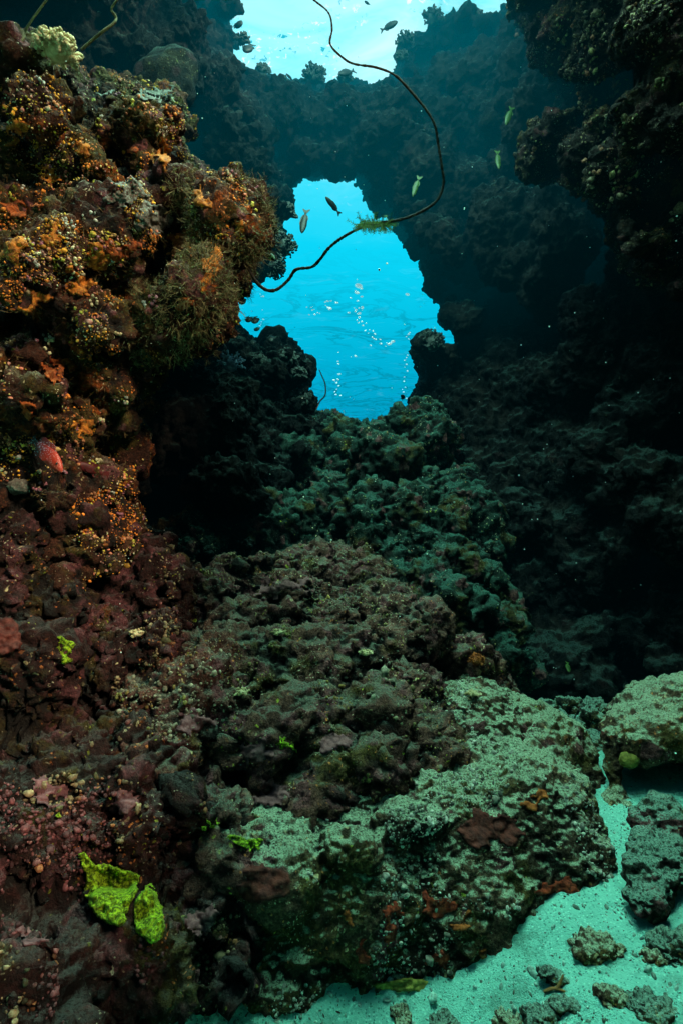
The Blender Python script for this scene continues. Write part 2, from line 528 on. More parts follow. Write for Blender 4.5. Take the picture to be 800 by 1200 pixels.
saddle = mass([(160, 700), (190, 610), (270, 560), (330, 520), (368, 482), (385, 484), (405, 492), (432, 504), (450, 495), (470, 488), (500, 498), (545, 512), (570, 560), (585, 640), (600, 720), (610, 800), (560, 800), (480, 720), (400, 680)],
              [(385, 480, 7.4), (470, 480, 7.2), (540, 515, 7.2), (430, 540, 6.6), (350, 560, 6.4), (450, 600, 5.8), (540, 620, 6.0), (330, 630, 5.4), (200, 660, 4.9), (450, 670, 5.2), (570, 700, 5.2), (600, 790, 4.8)],
              0.14, 0.42, 130, thick=1.4, edge_r=0.12, slab=0.5,
              extra=[(490, 625, 5.6, .26), (505, 640, 5.5, .24), (470, 600, 5.7, .3), (525, 660, 5.4, .28), (430, 610, 5.7, .3), (500, 690, 5.2, .28), (540, 715, 5.1, .28), (440, 560, 6.2, .4), (490, 520, 6.8, .4)])
W_SA = rock('reef_saddle', saddle, 0.022, 'knob', M_TEAL, 'green teal heap of coral rock rising to the sill of the blue opening', 'reef', 71)

left_back = mass(open_up([(-160, -420), (300, -420), (272, -60), (280, -15), (290, 5), (277, 14), (268, 22), (270, 32), (281, 42), (276, 56), (268, 64), (280, 72), (298, 92), (312, 160), (322, 228), (338, 240), (341, 256), (332, 275), (340, 290), (330, 312), (318, 328), (300, 326), (288, 336),
                  (281, 348), (283, 360), (280, 372), (288, 388), (302, 402), (312, 404), (322, 416), (330, 408), (330, 402), (345, 402), (350, 412), (364, 415), (365, 427), (357, 432), (360, 448), (367, 460), (364, 474), (380, 490), (360, 540), (300, 640), (200, 680), (-160, 680)], 13),
                 [(300, 350, 6.0), (330, 300, 6.0), (290, 390, 6.2), (350, 420, 6.5), (360, 470, 6.6), (290, 500, 5.4), (230, 560, 4.6), (180, 640, 4.3), (270, 60, 6.3), (270, 0, 6.0), (100, 0, 4.6), (180, 60, 5.0), (0, -100, 4.0), (200, 400, 5.0), (250, 200, 6.0), (0, 300, 4.5), (150, -300, 4.0)],
                 0.16, 0.5, 190, thick=1.2, edge_r=0.11, slab=0.45)
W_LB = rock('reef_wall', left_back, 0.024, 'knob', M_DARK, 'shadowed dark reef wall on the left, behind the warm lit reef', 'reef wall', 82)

arch = mass(open_up([(200, 40), (262, 62), (285, 78), (300, 92), (325, 95), (345, 100), (375, 98), (405, 100), (440, 92), (466, 84), (560, 70), (600, 300), (540, 330), (486, 300), (478, 280), (466, 268), (455, 252), (440, 246), (436, 236), (428, 236), (430, 228), (424, 215), (412, 206), (398, 211), (380, 209), (360, 216), (340, 225), (328, 236), (300, 250), (200, 260)], 7),
            [(250, 150, 6.4), (400, 150, 6.9), (500, 150, 6.8), (420, 220, 7.1), (340, 230, 6.9)], 0.16, 0.5, 70, thick=1.1, edge_r=0.12, slab=0.35)
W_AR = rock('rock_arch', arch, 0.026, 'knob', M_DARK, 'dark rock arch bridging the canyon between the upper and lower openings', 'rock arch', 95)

right_back = mass(open_up([(462, 86), (466, 62), (463, 50), (472, 44), (480, 36), (494, 36), (496, 24), (503, 14), (520, 10), (540, 10), (545, 20), (552, 18), (565, 17), (572, 20), (582, 2), (590, -60), (640, -420), (1000, -420), (1000, 900), (640, 850), (600, 810), (560, 640), (520, 520), (482, 488),
                   (478, 474), (484, 450), (490, 430), (486, 412), (490, 396), (500, 400), (512, 404), (520, 402), (527, 394), (523, 386), (512, 378), (507, 358), (503, 350), (490, 344), (486, 330), (484, 312), (486, 300), (478, 284), (474, 270), (462, 262)], 11) + [(450, 180)],
                  [(480, 100, 7.0), (560, 60, 6.6), (520, 200, 6.9), (500, 380, 7.2), (490, 460, 7.2), (600, 300, 6.2), (700, 300, 5.4), (800, 300, 4.9), (700, 100, 5.0), (600, 500, 6.4), (700, 560, 5.5), (800, 560, 4.8), (620, 700, 6.4), (720, 740, 5.9), (800, 740, 5.3), (640, 820, 5.6), (800, 830, 5.0), (800, -200, 4.0), (950, 400, 4.0)],
                  0.16, 0.5, 230, thick=1.3, edge_r=0.11, slab=0.45)
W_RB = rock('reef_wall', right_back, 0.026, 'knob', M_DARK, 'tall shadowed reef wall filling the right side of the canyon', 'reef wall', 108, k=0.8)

right_near = mass([(585, -420), (590, -40), (610, 20), (632, 45), (650, 80), (668, 100), (676, 150), (690, 165), (690, 215), (720, 260), (740, 320), (790, 350), (860, 370), (1100, 420), (1100, -420)],
                  [(600, 0, 4.6), (680, 150, 4.5), (780, 100, 3.6), (780, 300, 4.2), (1000, 100, 2.8), (1000, 300, 3.2), (700, -200, 3.4), (1000, -300, 2.4)],
                  0.12, 0.36, 130, thick=1.2, edge_r=0.09, slab=0.4,
                  extra=[(640, 170, 5.0, .32), (690, 185, 4.7, .3), (770, 40, 3.7, .3)])
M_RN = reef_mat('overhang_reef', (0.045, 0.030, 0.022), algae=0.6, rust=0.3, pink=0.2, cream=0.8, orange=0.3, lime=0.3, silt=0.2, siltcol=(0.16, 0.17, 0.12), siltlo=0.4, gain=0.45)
W_RN = rock('reef_overhang', right_near, 0.02, 'reef', M_RN, 'overhanging reef ledge speckled cream and brown at the upper right corner', 'reef ledge', 121)

# unseen rock added beside and behind the camera, shaped to block direct light
gobo = Soup()
for i in range(480):
    y = rng.uniform(-3.5, 4.5)
    top = min(2.7 + 2.0 * max(0, y), 6.0)
    r = rng.uniform(0.22, 0.5)
    z = rng.uniform(-1.2, top - r * .8)
    gobo.blob((2.2 + r * 0.3 + rng.uniform(-.12, .25) + 0.12 * max(0, -y) + 0.36 * max(0, y - 1.8), y, z), r)
for i in range(620):
    y = rng.uniform(-1.6, 5.2)
    r = rng.uniform(0.3, 0.55)
    lo_ = 5.6 if y > 1.0 else (6.9 if y > 0.0 else 7.7)
    z = rng.uniform(lo_ + r, 9.2)
    gobo.blob((2.35 + r * 0.3 + rng.uniform(-.12, .4) + 0.36 * max(0, y - 1.8), y, z), r)
W_GOBO = rock('reef_wall', gobo, 0.045, 'knob', M_DARK, 'dark reef wall close beside the camera on the right, rising to the surface', 'reef wall', 131)  # added unseen rock screen right of the camera, blocks direct light
ALL = [W_LU, W_LL, W_SL, W_B1, W_B2, W_B3, W_SA, W_LB, W_AR, W_RB, W_RN]

# ------------------------------------------------------------------ sand
M_SAND = NT('sand')
t = M_SAND
co = t.n('ShaderNodeTexCoord').outputs['Object']
c = t.mix(t.noise(co, 5, 6, 0.7), (0.13, 0.43, 0.34), (0.27, 0.73, 0.58))
v = t.vor(co, 95)
sp = t.n('ShaderNodeSeparateColor', {0: v.outputs['Color']})
c = t.mix(t.math('MULTIPLY', t.math('GREATER_THAN', sp.outputs[0], 0.72), t.ss(v.outputs['Distance'], 0.5, 0.3)), c, (0.09, 0.32, 0.25))
c = t.mix(t.math('MULTIPLY', t.math('GREATER_THAN', sp.outputs[1], 0.80), t.ss(v.outputs['Distance'], 0.5, 0.3)), c, (0.32, 0.76, 0.62))
c = t.mix(t.math('MULTIPLY', t.ss(t.noise(co, 3.0, 5, 0.7), 0.54, 0.70), 0.7), c, (0.09, 0.24, 0.18))
h = t.math('ADD', t.noise(co, 160, 4, 0.7), t.math('MULTIPLY', t.noise(co, 28, 4, 0.65), 2.0))
t.bsdf(c, 0.95, t.bump(h, 0.8, 0.02), 0.1)
M_SAND = t.m

def sand_z(P):
    x, y = P[:, 0], P[:, 1]
    Q = np.stack([x, y, np.zeros_like(x)], 1)
    z = -1.206 + 0.269 * np.clip(y, 1.2, 4.2) + 0.181 * np.clip(x - 0.1, 0, 1.5) + 0.35 * np.clip(0.1 - x, 0, 1.5)
    z = z - 0.27 * np.clip((1.0 - x) / 0.6, 0, 1) * np.clip((3.2 - y) / 0.5, 0, 1)
    return z + fbm(Q, 1.3, 3, 200) * 0.05 + fbm(Q, 7, 3, 201) * 0.016

xs = np.concatenate([np.linspace(-40, -3.2, 40), np.linspace(-3, 4, 420), np.linspace(4.2, 40, 40)])
ys = np.concatenate([np.linspace(-30, 0.4, 30), np.linspace(0.5, 6.5, 380), np.linspace(6.8, 60, 50)])
X, Y = np.meshgrid(xs, ys)
G = np.stack([X.ravel(), Y.ravel(), np.zeros(X.size)], 1)
G[:, 2] = sand_z(G) + fbm(G, 40, 2, 203) * 0.006
nx, ny = len(xs), len(ys)
idx = np.arange(nx * ny).reshape(ny, nx)
quads = np.stack([idx[:-1, :-1], idx[:-1, 1:], idx[1:, 1:], idx[1:, :-1]], -1).reshape(-1, 4)
sand = link('sandy_seabed', mesh_np('sandy_seabed', G, quads), [M_SAND])
tag(sand, kind='structure')

# ------------------------------------------------------------------ water: surface, open water behind, luminous haze
ZS = 9.0
t = NT('water_surface')  # surface brightness, glints and ripple reflections are painted into the emission
pos = t.n('ShaderNodeNewGeometry').outputs['Position']
sx = t.n('ShaderNodeSeparateXYZ', {0: pos})
dist = t.n('ShaderNodeVectorMath', {0: pos, 1: (0.3, 3.0, ZS)}, operation='DISTANCE').outputs['Value']
wob = t.math('MULTIPLY', t.math('SUBTRACT', t.noise(pos, 0.5, 3), 0.5), 1.6)
dw = t.math('ADD', dist, wob)
basec = t.ramp(t.math('DIVIDE', dw, 40.0, clamp=True), [(0.0, (0.55, 1.0, 1.0)), (0.12, (0.42, 0.98, 1.0)), (0.18, (0.05, 0.62, 0.78)), (0.25, (0.0, 0.50, 0.72)), (0.42, (0.0, 0.40, 0.63)), (0.6, (0.0, 0.33, 0.55)), (1.0, (0.0, 0.30, 0.50))])
map1 = t.n('ShaderNodeMapping', {'Vector': pos, 'Scale': (0.55, 1.0, 1.0)}).outputs[0]
near = t.ss(dist, 9.0, 5.0)
soft = t.noise(map1, 0.8, 4, 0.6, 1.2)
basec = t.mix(t.math('MULTIPLY', near, t.ss(soft, 0.50, 0.25)), basec, (0.14, 0.76, 0.85))
basec = t.mix(t.math('MULTIPLY', near, t.ss(soft, 0.46, 0.80)), basec, (0.80, 1.0, 1.0))
gl = t.noise(pos, 9.0, 3, 0.6, 0.6)
gm = t.math('MULTIPLY', near, t.ss(t.noise(pos, 1.1, 2), 0.50, 0.60))
basec = t.mix(t.math('MULTIPLY', gm, t.ss(gl, 0.58, 0.66)), basec, (1.0, 1.0, 1.0))
basec = t.mix(t.math('MULTIPLY', gm, t.ss(gl, 0.40, 0.32)), basec, (0.0, 0.36, 0.46))
rn = t.noise(map1, 0.62, 5, 0.62, 1.6)
ridge = t.math('ABSOLUTE', t.math('SUBTRACT', rn, 0.5))
area = t.ss(t.noise(pos, 0.13, 2), 0.42, 0.54)
streak = t.math('MULTIPLY', t.math('MULTIPLY', t.ss(ridge, 0.040, 0.0), area), t.ss(dist, 9.0, 15.0))
cc = t.mix(t.math('MULTIPLY', streak, 0.72), basec, (0.0, 0.20, 0.31))
fine = t.noise(map1, 2.2, 4, 0.7, 0.8)
cc = t.mix(t.math('MULTIPLY', t.ss(fine, 0.46, 0.28), 0.16), cc, (0.0, 0.36, 0.5))
cc = t.mix(t.math('MULTIPLY', t.ss(fine, 0.56, 0.76), 0.07), cc, (0.3, 0.8, 0.95))
over = t.n('ShaderNodeVectorMath', {0: pos, 1: (0.9, 2.2, ZS)}, operation='DISTANCE').outputs['Value']
om = t.ss(over, 4.0, 1.2)  # glow patch added overhead, out of view, as a soft top light
cc = t.mix(om, cc, (0.46, 1.0, 0.74))
dim = t.math('ADD', 0.12, t.math('MULTIPLY', t.ss(sx.outputs[1], -1.0, 4.5), 0.83))
em = t.n('ShaderNodeEmission', {'Color': cc, 'Strength': t.math('ADD', dim, t.math('MULTIPLY', om, 28.0))})
tr = t.n('ShaderNodeBsdfTransparent')
ad = t.n('ShaderNodeAddShader', {0: em.outputs[0], 1: tr.outputs[0]})
t.t.links.new(ad.outputs[0], t.out.inputs[0])
n = 60
gx = np.linspace(-90, 90, n)
X, Y = np.meshgrid(gx, np.linspace(-60, 150, n))
G = np.stack([X.ravel(), Y.ravel(), np.full(X.size, ZS)], 1)
idx = np.arange(n * n).reshape(n, n)
quads = np.stack([idx[:-1, :-1], idx[:-1, 1:], idx[1:, 1:], idx[1:, :-1]], -1).reshape(-1, 4)
surf = link('water_surface', mesh_np('water_surface', G, quads), [t.m])
tag(surf, kind='structure')

t = NT('open_water')
pos = t.n('ShaderNodeNewGeometry').outputs['Position']
z = t.n('ShaderNodeSeparateXYZ', {0: pos}).outputs[2]
cc = t.ramp(t.math('DIVIDE', t.math('ADD', z, 10.0), 22.0, clamp=True), [(0.0, (0.0, 0.10, 0.20)), (0.5, (0.0, 0.24, 0.40)), (0.9, (0.0, 0.36, 0.58))])
em = t.n('ShaderNodeEmission', {'Color': cc, 'Strength': 0.9})
t.t.links.new(em.outputs[0], t.out.inputs[0])
Vb, Fb = [], []
for i in range(41):
    a = R(-10 + 200 * i / 40)
    for zz in (-12.0, ZS + 0.2):
        Vb.append((70 * math.cos(a), 10 + 70 * math.sin(a), zz))
for i in range(40):
    Fb.append((2 * i, 2 * i + 2, 2 * i + 3, 2 * i + 1))
bd = link('open_water', mesh_np('open_water', Vb, Fb), [t.m])
tag(bd, kind='structure')

t = NT('water_haze')
pos = t.n('ShaderNodeNewGeometry').outputs['Position']
s3 = t.n('ShaderNodeSeparateXYZ', {0: pos})
gz = t.ss(s3.outputs[2], 3.0, 8.6)
gy = t.ss(s3.outputs[1], 2.5, 6.0)
k = t.math('MULTIPLY', gy, t.math('ADD', 0.0012, t.math('MULTIPLY', gz, 0.042)))
em = t.n('ShaderNodeEmission', {'Color': (0.0, 0.62, 0.80, 1), 'Strength': k})  # emission stands in for daylight scattered in the water
t.t.links.new(em.outputs[0], t.out.inputs['Volume'])
bm = bmesh.new()
bmesh.ops.create_cube(bm, size=1.0)
bmesh.ops.scale(bm, vec=(30, 20, 11.2), verts=bm.verts)
bmesh.ops.translate(bm, vec=(0, 3.0, 3.3), verts=bm.verts)
hz = link('water', bm_mesh('water', bm, False), [t.m])
tag(hz, kind='structure')

# ------------------------------------------------------------------ light
FLASH_SUN_AZ = Vector((-0.62, 0.62, 0)).normalized()     # horizontal travel of the light
FLASH_SUN_EL = R(30)
d = Vector((FLASH_SUN_AZ.x * math.cos(FLASH_SUN_EL), FLASH_SUN_AZ.y * math.cos(FLASH_SUN_EL), -math.sin(FLASH_SUN_EL)))
sl = bpy.data.lights.new('flash_sun', 'SUN')  # key lamp standing in for the diver's flash, not daylight
sl.energy = 5.0
sl.angle = R(9)
sl.color = (1.0, 0.82, 0.60)
so = bpy.data.objects.new('flash_sun', sl)
col.objects.link(so)
so.rotation_euler = d.to_track_quat('-Z', 'Y').to_euler()
so.location = (6, -6, 8)

w = bpy.data.worlds.new('World')
scene.world = w
w.use_nodes = True
nt = w.node_tree
nt.nodes.clear()
sky = nt.nodes.new('ShaderNodeTexSky')
sky.sky_type = 'NISHITA'
sky.sun_disc = False
sky.sun_elevation = FLASH_SUN_EL
sky.sun_rotation = math.atan2(-FLASH_SUN_AZ.x, -FLASH_SUN_AZ.y)
mul = nt.nodes.new('ShaderNodeMix'); mul.data_type = 'RGBA'; mul.blend_type = 'MULTIPLY'
mul.inputs[0].default_value = 1.0
mul.inputs[7].default_value = (0.10, 0.75, 0.62, 1)
nt.links.new(sky.outputs[0], mul.inputs[6])
tcn = nt.nodes.new('ShaderNodeTexCoord')
sep = nt.nodes.new('ShaderNodeSeparateXYZ')
nt.links.new(tcn.outputs['Generated'], sep.inputs[0])
mr = nt.nodes.new('ShaderNodeMapRange'); mr.interpolation_type = 'SMOOTHSTEP'
mr.inputs[1].default_value = 0.35; mr.inputs[2].default_value = 0.8
nt.links.new(sep.outputs[2], mr.inputs[0])
mst = nt.nodes.new('ShaderNodeMath'); mst.operation = 'MULTIPLY'
nt.links.new(mr.outputs[0], mst.inputs[0]); mst.inputs[1].default_value = 0.10
bg = nt.nodes.new('ShaderNodeBackground')
nt.links.new(mul.outputs[2], bg.inputs[0]); nt.links.new(mst.outputs[0], bg.inputs[1])
wo = nt.nodes.new('ShaderNodeOutputWorld')
nt.links.new(bg.outputs[0], wo.inputs[0])

# ------------------------------------------------------------------ placing helpers
for W in ALL:
    W['px'], W['py'], W['zc'] = project(W['P'])
    v = np.array(CAM) - W['P']
    v /= np.linalg.norm(v, axis=1)[:, None]
    W['face'] = (v * W['N']).sum(1)

def hit(px, py, rocks, rad=5.0):
    best = None
    for W in rocks:
        m = np.nonzero((np.abs(W['px'] - px) < rad) & (np.abs(W['py'] - py) < rad) & (W['zc'] > 0.3) & (W['face'] > 0.0))[0]
        if len(m):
            i = m[np.argmin(W['zc'][m])]
            if best is None or W['zc'][i] < best[2]:
                best = (W['P'][i], W['N'][i], W['zc'][i])
    return best

def sand_hit(px, py):
    d = np.array(ray(px, py)[:])
    ys = np.linspace(1.0, 9, 160)
    P = np.array(CAM) + d[None] * (ys / d[1])[:, None]
    z = sand_z(P)
    i = max(int(np.argmax(P[:, 2] < z)), 1)
    a, b = P[i - 1, 2] - z[i - 1], P[i, 2] - z[i]
    return P[i - 1] + (P[i] - P[i - 1]) * (a / (a - b + 1e-9))

_vis = {}
def front_verts(W, key):
    """indices of vertices that face the camera and are nearest in their 4-pixel cell"""
    if key in _vis: return _vis[key]
    ok = (W['face'] > 0.08) & (W['zc'] > 0.3) & (W['px'] > -60) & (W['px'] < 860) & (W['py'] > -60) & (W['py'] < 1260)
    ids = np.nonzero(ok)[0]
    cell = ((W['px'][ids] + 100) // 6).astype(np.int64) * 4000 + ((W['py'][ids] + 100) // 6).astype(np.int64)
    order = np.lexsort((W['zc'][ids], cell))
    cs, zs, io = cell[order], W['zc'][ids][order], ids[order]
    first = np.r_[True, cs[1:] != cs[:-1]]
    zmin = zs[first][np.cumsum(first) - 1]
    keep = zs < zmin + 0.06
    _vis[key] = io[keep]
    return _vis[key]

def frame_from(n):
    n = np.asarray(n, float); n = n / np.linalg.norm(n)
    a = np.array([0, 0, 1.0]) if abs(n[2]) < 0.9 else np.array([1.0, 0, 0])
    x = np.cross(a, n); x /= np.linalg.norm(x)
    y = np.cross(n, x)
    return np.stack([x, y, n], 1)          # columns

M_TINT = tint_mat('growth')
# ------------------------------------------------------------------ small growth that covers the lit reef
PAL = [(0.80, 0.24, 0.03), (0.62, 0.20, 0.12), (0.72, 0.46, 0.16), (0.66, 0.48, 0.06), (0.52, 0.24, 0.18), (0.66, 0.56, 0.34), (0.80, 0.36, 0.03)]
def nubs(W, key, name, n, size, pal, thr, seed, tall=1.6, bias=None):
    ids = front_verts(W, key)
    P = W['P'][ids]
    f = fbm(P, 3.2, 3, seed)
    pz = fbm(P, 5.0, 2, seed + 3)
    m = f > thr
    if bias is not None: m &= bias(W['px'][ids], W['py'][ids])
    ids, pz = ids[m], pz[m]
    s = Soup()
    V, T = ico(1)
    sel = rng.choice(len(ids), min(n, len(ids)), replace=False)
    for j in sel:
        i = ids[j]
        c = pal[int(np.clip((pz[j] * 1.6 + 0.5 + rng.normal(0, 0.07)) * len(pal), 0, len(pal) - 1))]
        c = np.clip(np.array(c) * rng.uniform(0.25, 1.35), 0, 1)
        r = size * math.exp(rng.normal(0, 0.45))
        nn = W['N'][i] + rng.normal(0, 0.35, 3)
        M = frame_from(nn)
        sc = np.array([r * rng.uniform(.7, 1.4), r * rng.uniform(.7, 1.3), r * rng.uniform(0.6, tall)])
        s.add((V * sc * rng.uniform(.65, 1.25, (len(V), 1))) @ M.T + W['P'][i] + W['N'][i] * r * 0.3, T, c)
    o = link(name, s.mesh(name), [M_TINT])
    return o

o = nubs(W_LU, 'lu', 'encrusting_polyps', 7000, 0.0042, PAL, 0.09, 300)
tag(o, 'tiny orange, salmon and cream polyps crowding the lit left reef wall', 'polyps', kind='stuff')
o = nubs(W_LL, 'll', 'encrusting_growth', 2600, 0.0065, [(0.16, 0.05, 0.05), (0.08, 0.03, 0.03), (0.22, 0.08, 0.07), (0.34, 0.13, 0.05), (0.10, 0.08, 0.03), (0.28, 0.2, 0.1)], 0.04, 310, tall=1.0)
tag(o, 'small maroon and pink nodules crowding the lower left reef', 'crust', kind='stuff')
o = nubs(W_SL, 'sl', 'encrusting_growth', 1700, 0.0055, [(0.36, 0.28, 0.10), (0.28, 0.25, 0.16), (0.32, 0.20, 0.05), (0.34, 0.31, 0.2)], 0.08, 320)
tag(o, 'tan and yellowish knobs scattered over the reef slope', 'crust', kind='stuff')
o = nubs(W_B1, 'b1', 'coral_gravel', 2600, 0.0052, [(0.45, 0.46, 0.36), (0.60, 0.60, 0.48), (0.30, 0.30, 0.22)], -0.02, 330, tall=0.9)
tag(o, 'coarse pale sand grains resting on the big boulder', 'sand grains', kind='stuff')
o = nubs(W_RN, 'rn', 'encrusting_growth', 900, 0.011, [(0.24, 0.18, 0.10), (0.28, 0.11, 0.05), (0.2, 0.17, 0.06)], 0.08, 340)
tag(o, 'cream and brown crust specks on the overhanging ledge', 'crust', kind='stuff')

def crust_lumps(W, key, name, n, size, pal, thr, seed):
    ids = front_verts(W, key)
    f = fbm(W['P'][ids], 2.4, 2, seed)
    ids = ids[f > thr]
    s = Soup()
    for i in rng.choice(ids, n, replace=False):
        c = np.array(pal[rng.integers(len(pal))]) * rng.uniform(.6, 1.1)
        for k in range(rng.integers(3, 8)):
            M = frame_from(W['N'][i])
            off = M[:, 0] * rng.normal(0, size) + M[:, 1] * rng.normal(0, size)
            s.blob(W['P'][i] + off, size * rng.uniform(.35, .8), sub=1, c_=np.clip(c * rng.uniform(.8, 1.2), 0, 1))
    return link(name, s.mesh(name), [M_TINT])

o = crust_lumps(W_LU, 'lu', 'coral_crust', 150, 0.016, [(0.62, 0.55, 0.30), (0.55, 0.50, 0.06), (0.45, 0.44, 0.36), (0.36, 0.13, 0.16), (0.62, 0.24, 0.10)], 0.05, 350)
tag(o, 'cream, yellow and mauve coral crust clusters on the lit left reef wall', 'coral crust', kind='stuff')
o = crust_lumps(W_SL, 'sl', 'coral_crust', 60, 0.016, [(0.30, 0.26, 0.14), (0.24, 0.23, 0.06), (0.2, 0.09, 0.08)], 0.0, 360)
tag(o, 'tan crust clusters on the reef slope', 'coral crust', kind='stuff')

# feathery turf along the outer edges of the lit wall
def fuzz(W, key, name, n, length, c1, c2, bias, seed):
    ids = front_verts(W, key)
    m = bias(W['px'][ids], W['py'][ids]) & (fbm(W['P'][ids], 3.0, 2, seed) > -0.12)
    ids = ids[m]
    s = Soup()
    for i in rng.choice(ids, n):
        p = W['P'][i] + rng.normal(0, .008, 3)
        c = np.array(c1) + (np.array(c2) - np.array(c1)) * rng.uniform()
        d = W['N'][i] * 1.0 + rng.normal(0, .45, 3)
        d /= np.linalg.norm(d)
        L = length * rng.uniform(.5, 1.3)
        side = np.cross(d, rng.normal(size=3)); side /= np.linalg.norm(side)
        bend = rng.normal(0, .25, 3)
        w = 0.0016
        V = [p - side * w, p + side * w, p + d * L * .5 + bend * L * .2 - side * w * .8, p + d * L * .5 + bend * L * .2 + side * w * .8, p + d * L + bend * L * .6]
        T = [(0, 1, 3), (0, 3, 2), (2, 3, 4)]
        s.add(V, T, c)
        for k in range(3):                      # side branchlets
            q = p + d * L * rng.uniform(.3, .9)
            e = d + rng.normal(0, .8, 3); e /= np.linalg.norm(e)
            s.add([q - side * w * .6, q + side * w * .6, q + e * L * .35], [(0, 1, 2)], c)
    return link(name, s.mesh(name), [M_TINT])

o = fuzz(W_LU, 'lu', 'hydroid_turf', 4200, 0.055, (0.10, 0.085, 0.025), (0.26, 0.22, 0.09), lambda x, y: ((x > 200) & (y > 200) & (y < 410)) | ((x > 150) & (y > 330) & (y < 430)) , 370)
tag(o, 'olive feathery hydroid turf fringing the edge of the lit left reef wall', 'hydroids', kind='stuff')
o = fuzz(W_LU, 'lu', 'hydroid_turf', 2200, 0.04, (0.07, 0.05, 0.015), (0.16, 0.10, 0.03), lambda x, y: ((x < 200) & (y > 120) & (y < 620)), 375)
tag(o, 'short brown turf between the polyps of the left reef wall', 'hydroids', kind='stuff')

# ------------------------------------------------------------------ thin patches that grow on the rock
PC = {}
def patch(name, W, poly, mat, label, cat, h=0.014, ruffle=0.012, rf=45, group=None, edge=6.0, seed=400, step=1.5, sm=3):
    """a thin living sheet laid over the rock inside an outline"""
    W = {k: np.concatenate([w_[k] for w_ in (W_LL, W_SL, W_B1, W_B2, W_LU)]) for k in ('px', 'py', 'zc', 'face')} if not PC else PC
    PC.update(W)
    poly = np.array(poly, float)
    lo, hi = poly.min(0) - 10, poly.max(0) + 10
    m = (W['px'] > lo[0] - 8) & (W['px'] < hi[0] + 8) & (W['py'] > lo[1] - 8) & (W['py'] < hi[1] + 8) & (W['face'] > 0.0) & (W['zc'] > .3)
    ids = np.nonzero(m)[0]
    nx_, ny_ = int((hi[0] - lo[0]) / step) + 1, int((hi[1] - lo[1]) / step) + 1
    D = np.full((ny_, nx_), 99.0)
    gx_ = np.clip(((W['px'][ids] - lo[0]) / step).round().astype(int), 0, nx_ - 1)
    gy_ = np.clip(((W['py'][ids] - lo[1]) / step).round().astype(int), 0, ny_ - 1)
    np.minimum.at(D, (gy_, gx_), W['zc'][ids])
    def shifts(A):
        B = np.pad(A, 1, mode='edge')
        return np.stack([B[a:a + ny_, b:b + nx_] for a in range(3) for b in range(3)])
    for _ in range(sm): D = shifts(D).min(0)
    for _ in range(14):
        bad = D > 90
        if not bad.any(): break
        D = np.where(bad, shifts(D).min(0), D)
    lim = np.percentile(D, 50)
    D = np.clip(D, lim - .8, lim + .6)
    for _ in range(max(1, sm - 2)): D = shifts(D).mean(0)
    gx_, gy_ = np.meshgrid(lo[0] + step * np.arange(nx_), lo[1] + step * np.arange(ny_))
    Rd = np.stack([(gx_ - 400) / F, CP - (600 - gy_) / F * SP, SP + (600 - gy_) / F * CP], -1)
    P = (np.array(CAM) + Rd * D[..., None]).reshape(-1, 3).astype(np.float32)
    pts = np.stack([gx_.ravel(), gy_.ravel()], 1) + np.stack([fbm(P, 14, 3, seed), fbm(P, 14, 3, seed + 1)], 1) * edge
    ins = inside(pts, poly)
    e = np.clip(seg_dist(pts, poly) / 4.0, 0, 1)
    idx = np.arange(nx_ * ny_).reshape(ny_, nx_)
    Q = np.stack([idx[:-1, :-1], idx[1:, :-1], idx[1:, 1:], idx[:-1, 1:]], -1).reshape(-1, 4)
    Q = Q[ins[Q].all(1)]
    if len(Q) < 4:
        print('PATCH EMPTY', label); return None
    par = {}
    def find(a):
        while par.setdefault(a, a) != a:
            par[a] = par[par[a]]; a = par[a]
        return a
    ql = Q.tolist()
    for f4 in ql:
        r0 = find(f4[0])
        for k4 in f4[1:]: par[find(k4)] = r0
    root_of = np.array([find(f4[0]) for f4 in ql])
    vals, cn = np.unique(root_of, return_counts=True)
    Q = Q[root_of == vals[np.argmax(cn)]]
    used = np.unique(Q)
    remap = np.zeros(len(P), int); remap[used] = np.arange(len(used))
    cnt_ = np.bincount(Q.ravel(), minlength=len(P))[used]
    Pu = P[used]
    tc = np.array(CAM) - Pu; tc /= np.linalg.norm(tc, axis=1)[:, None]
    r = ruffle * (0.75 - worley(Pu + fbm(Pu, 12, 2, seed)[:, None] * .03, 1.0 / rf, seed + 2)) + ruffle * .8 * fbm(Pu, rf * 1.3, 2, seed + 3) + ruffle * fbm(Pu, 14, 2, seed + 4)
    off = np.where(cnt_ < 4, -0.012, (h + r) * (0.35 + 0.65 * e[used]))
    Pn = Pu + tc * off[:, None]
    c = Pn.mean(0)
    o = link(name, mesh_np(name, Pn - c, remap[Q]), [mat]); o.location = c
    return tag(o, label, cat, group)

def oval(px, py, rx, ry, n=12, rot=0.0):
    return [(px + rx * math.cos(a) * math.cos(rot) - ry * math.sin(a) * math.sin(rot), py + rx * math.cos(a) * math.sin(rot) + ry * math.sin(a) * math.cos(rot)) for a in [2 * math.pi * k / n for k in range(n)]]

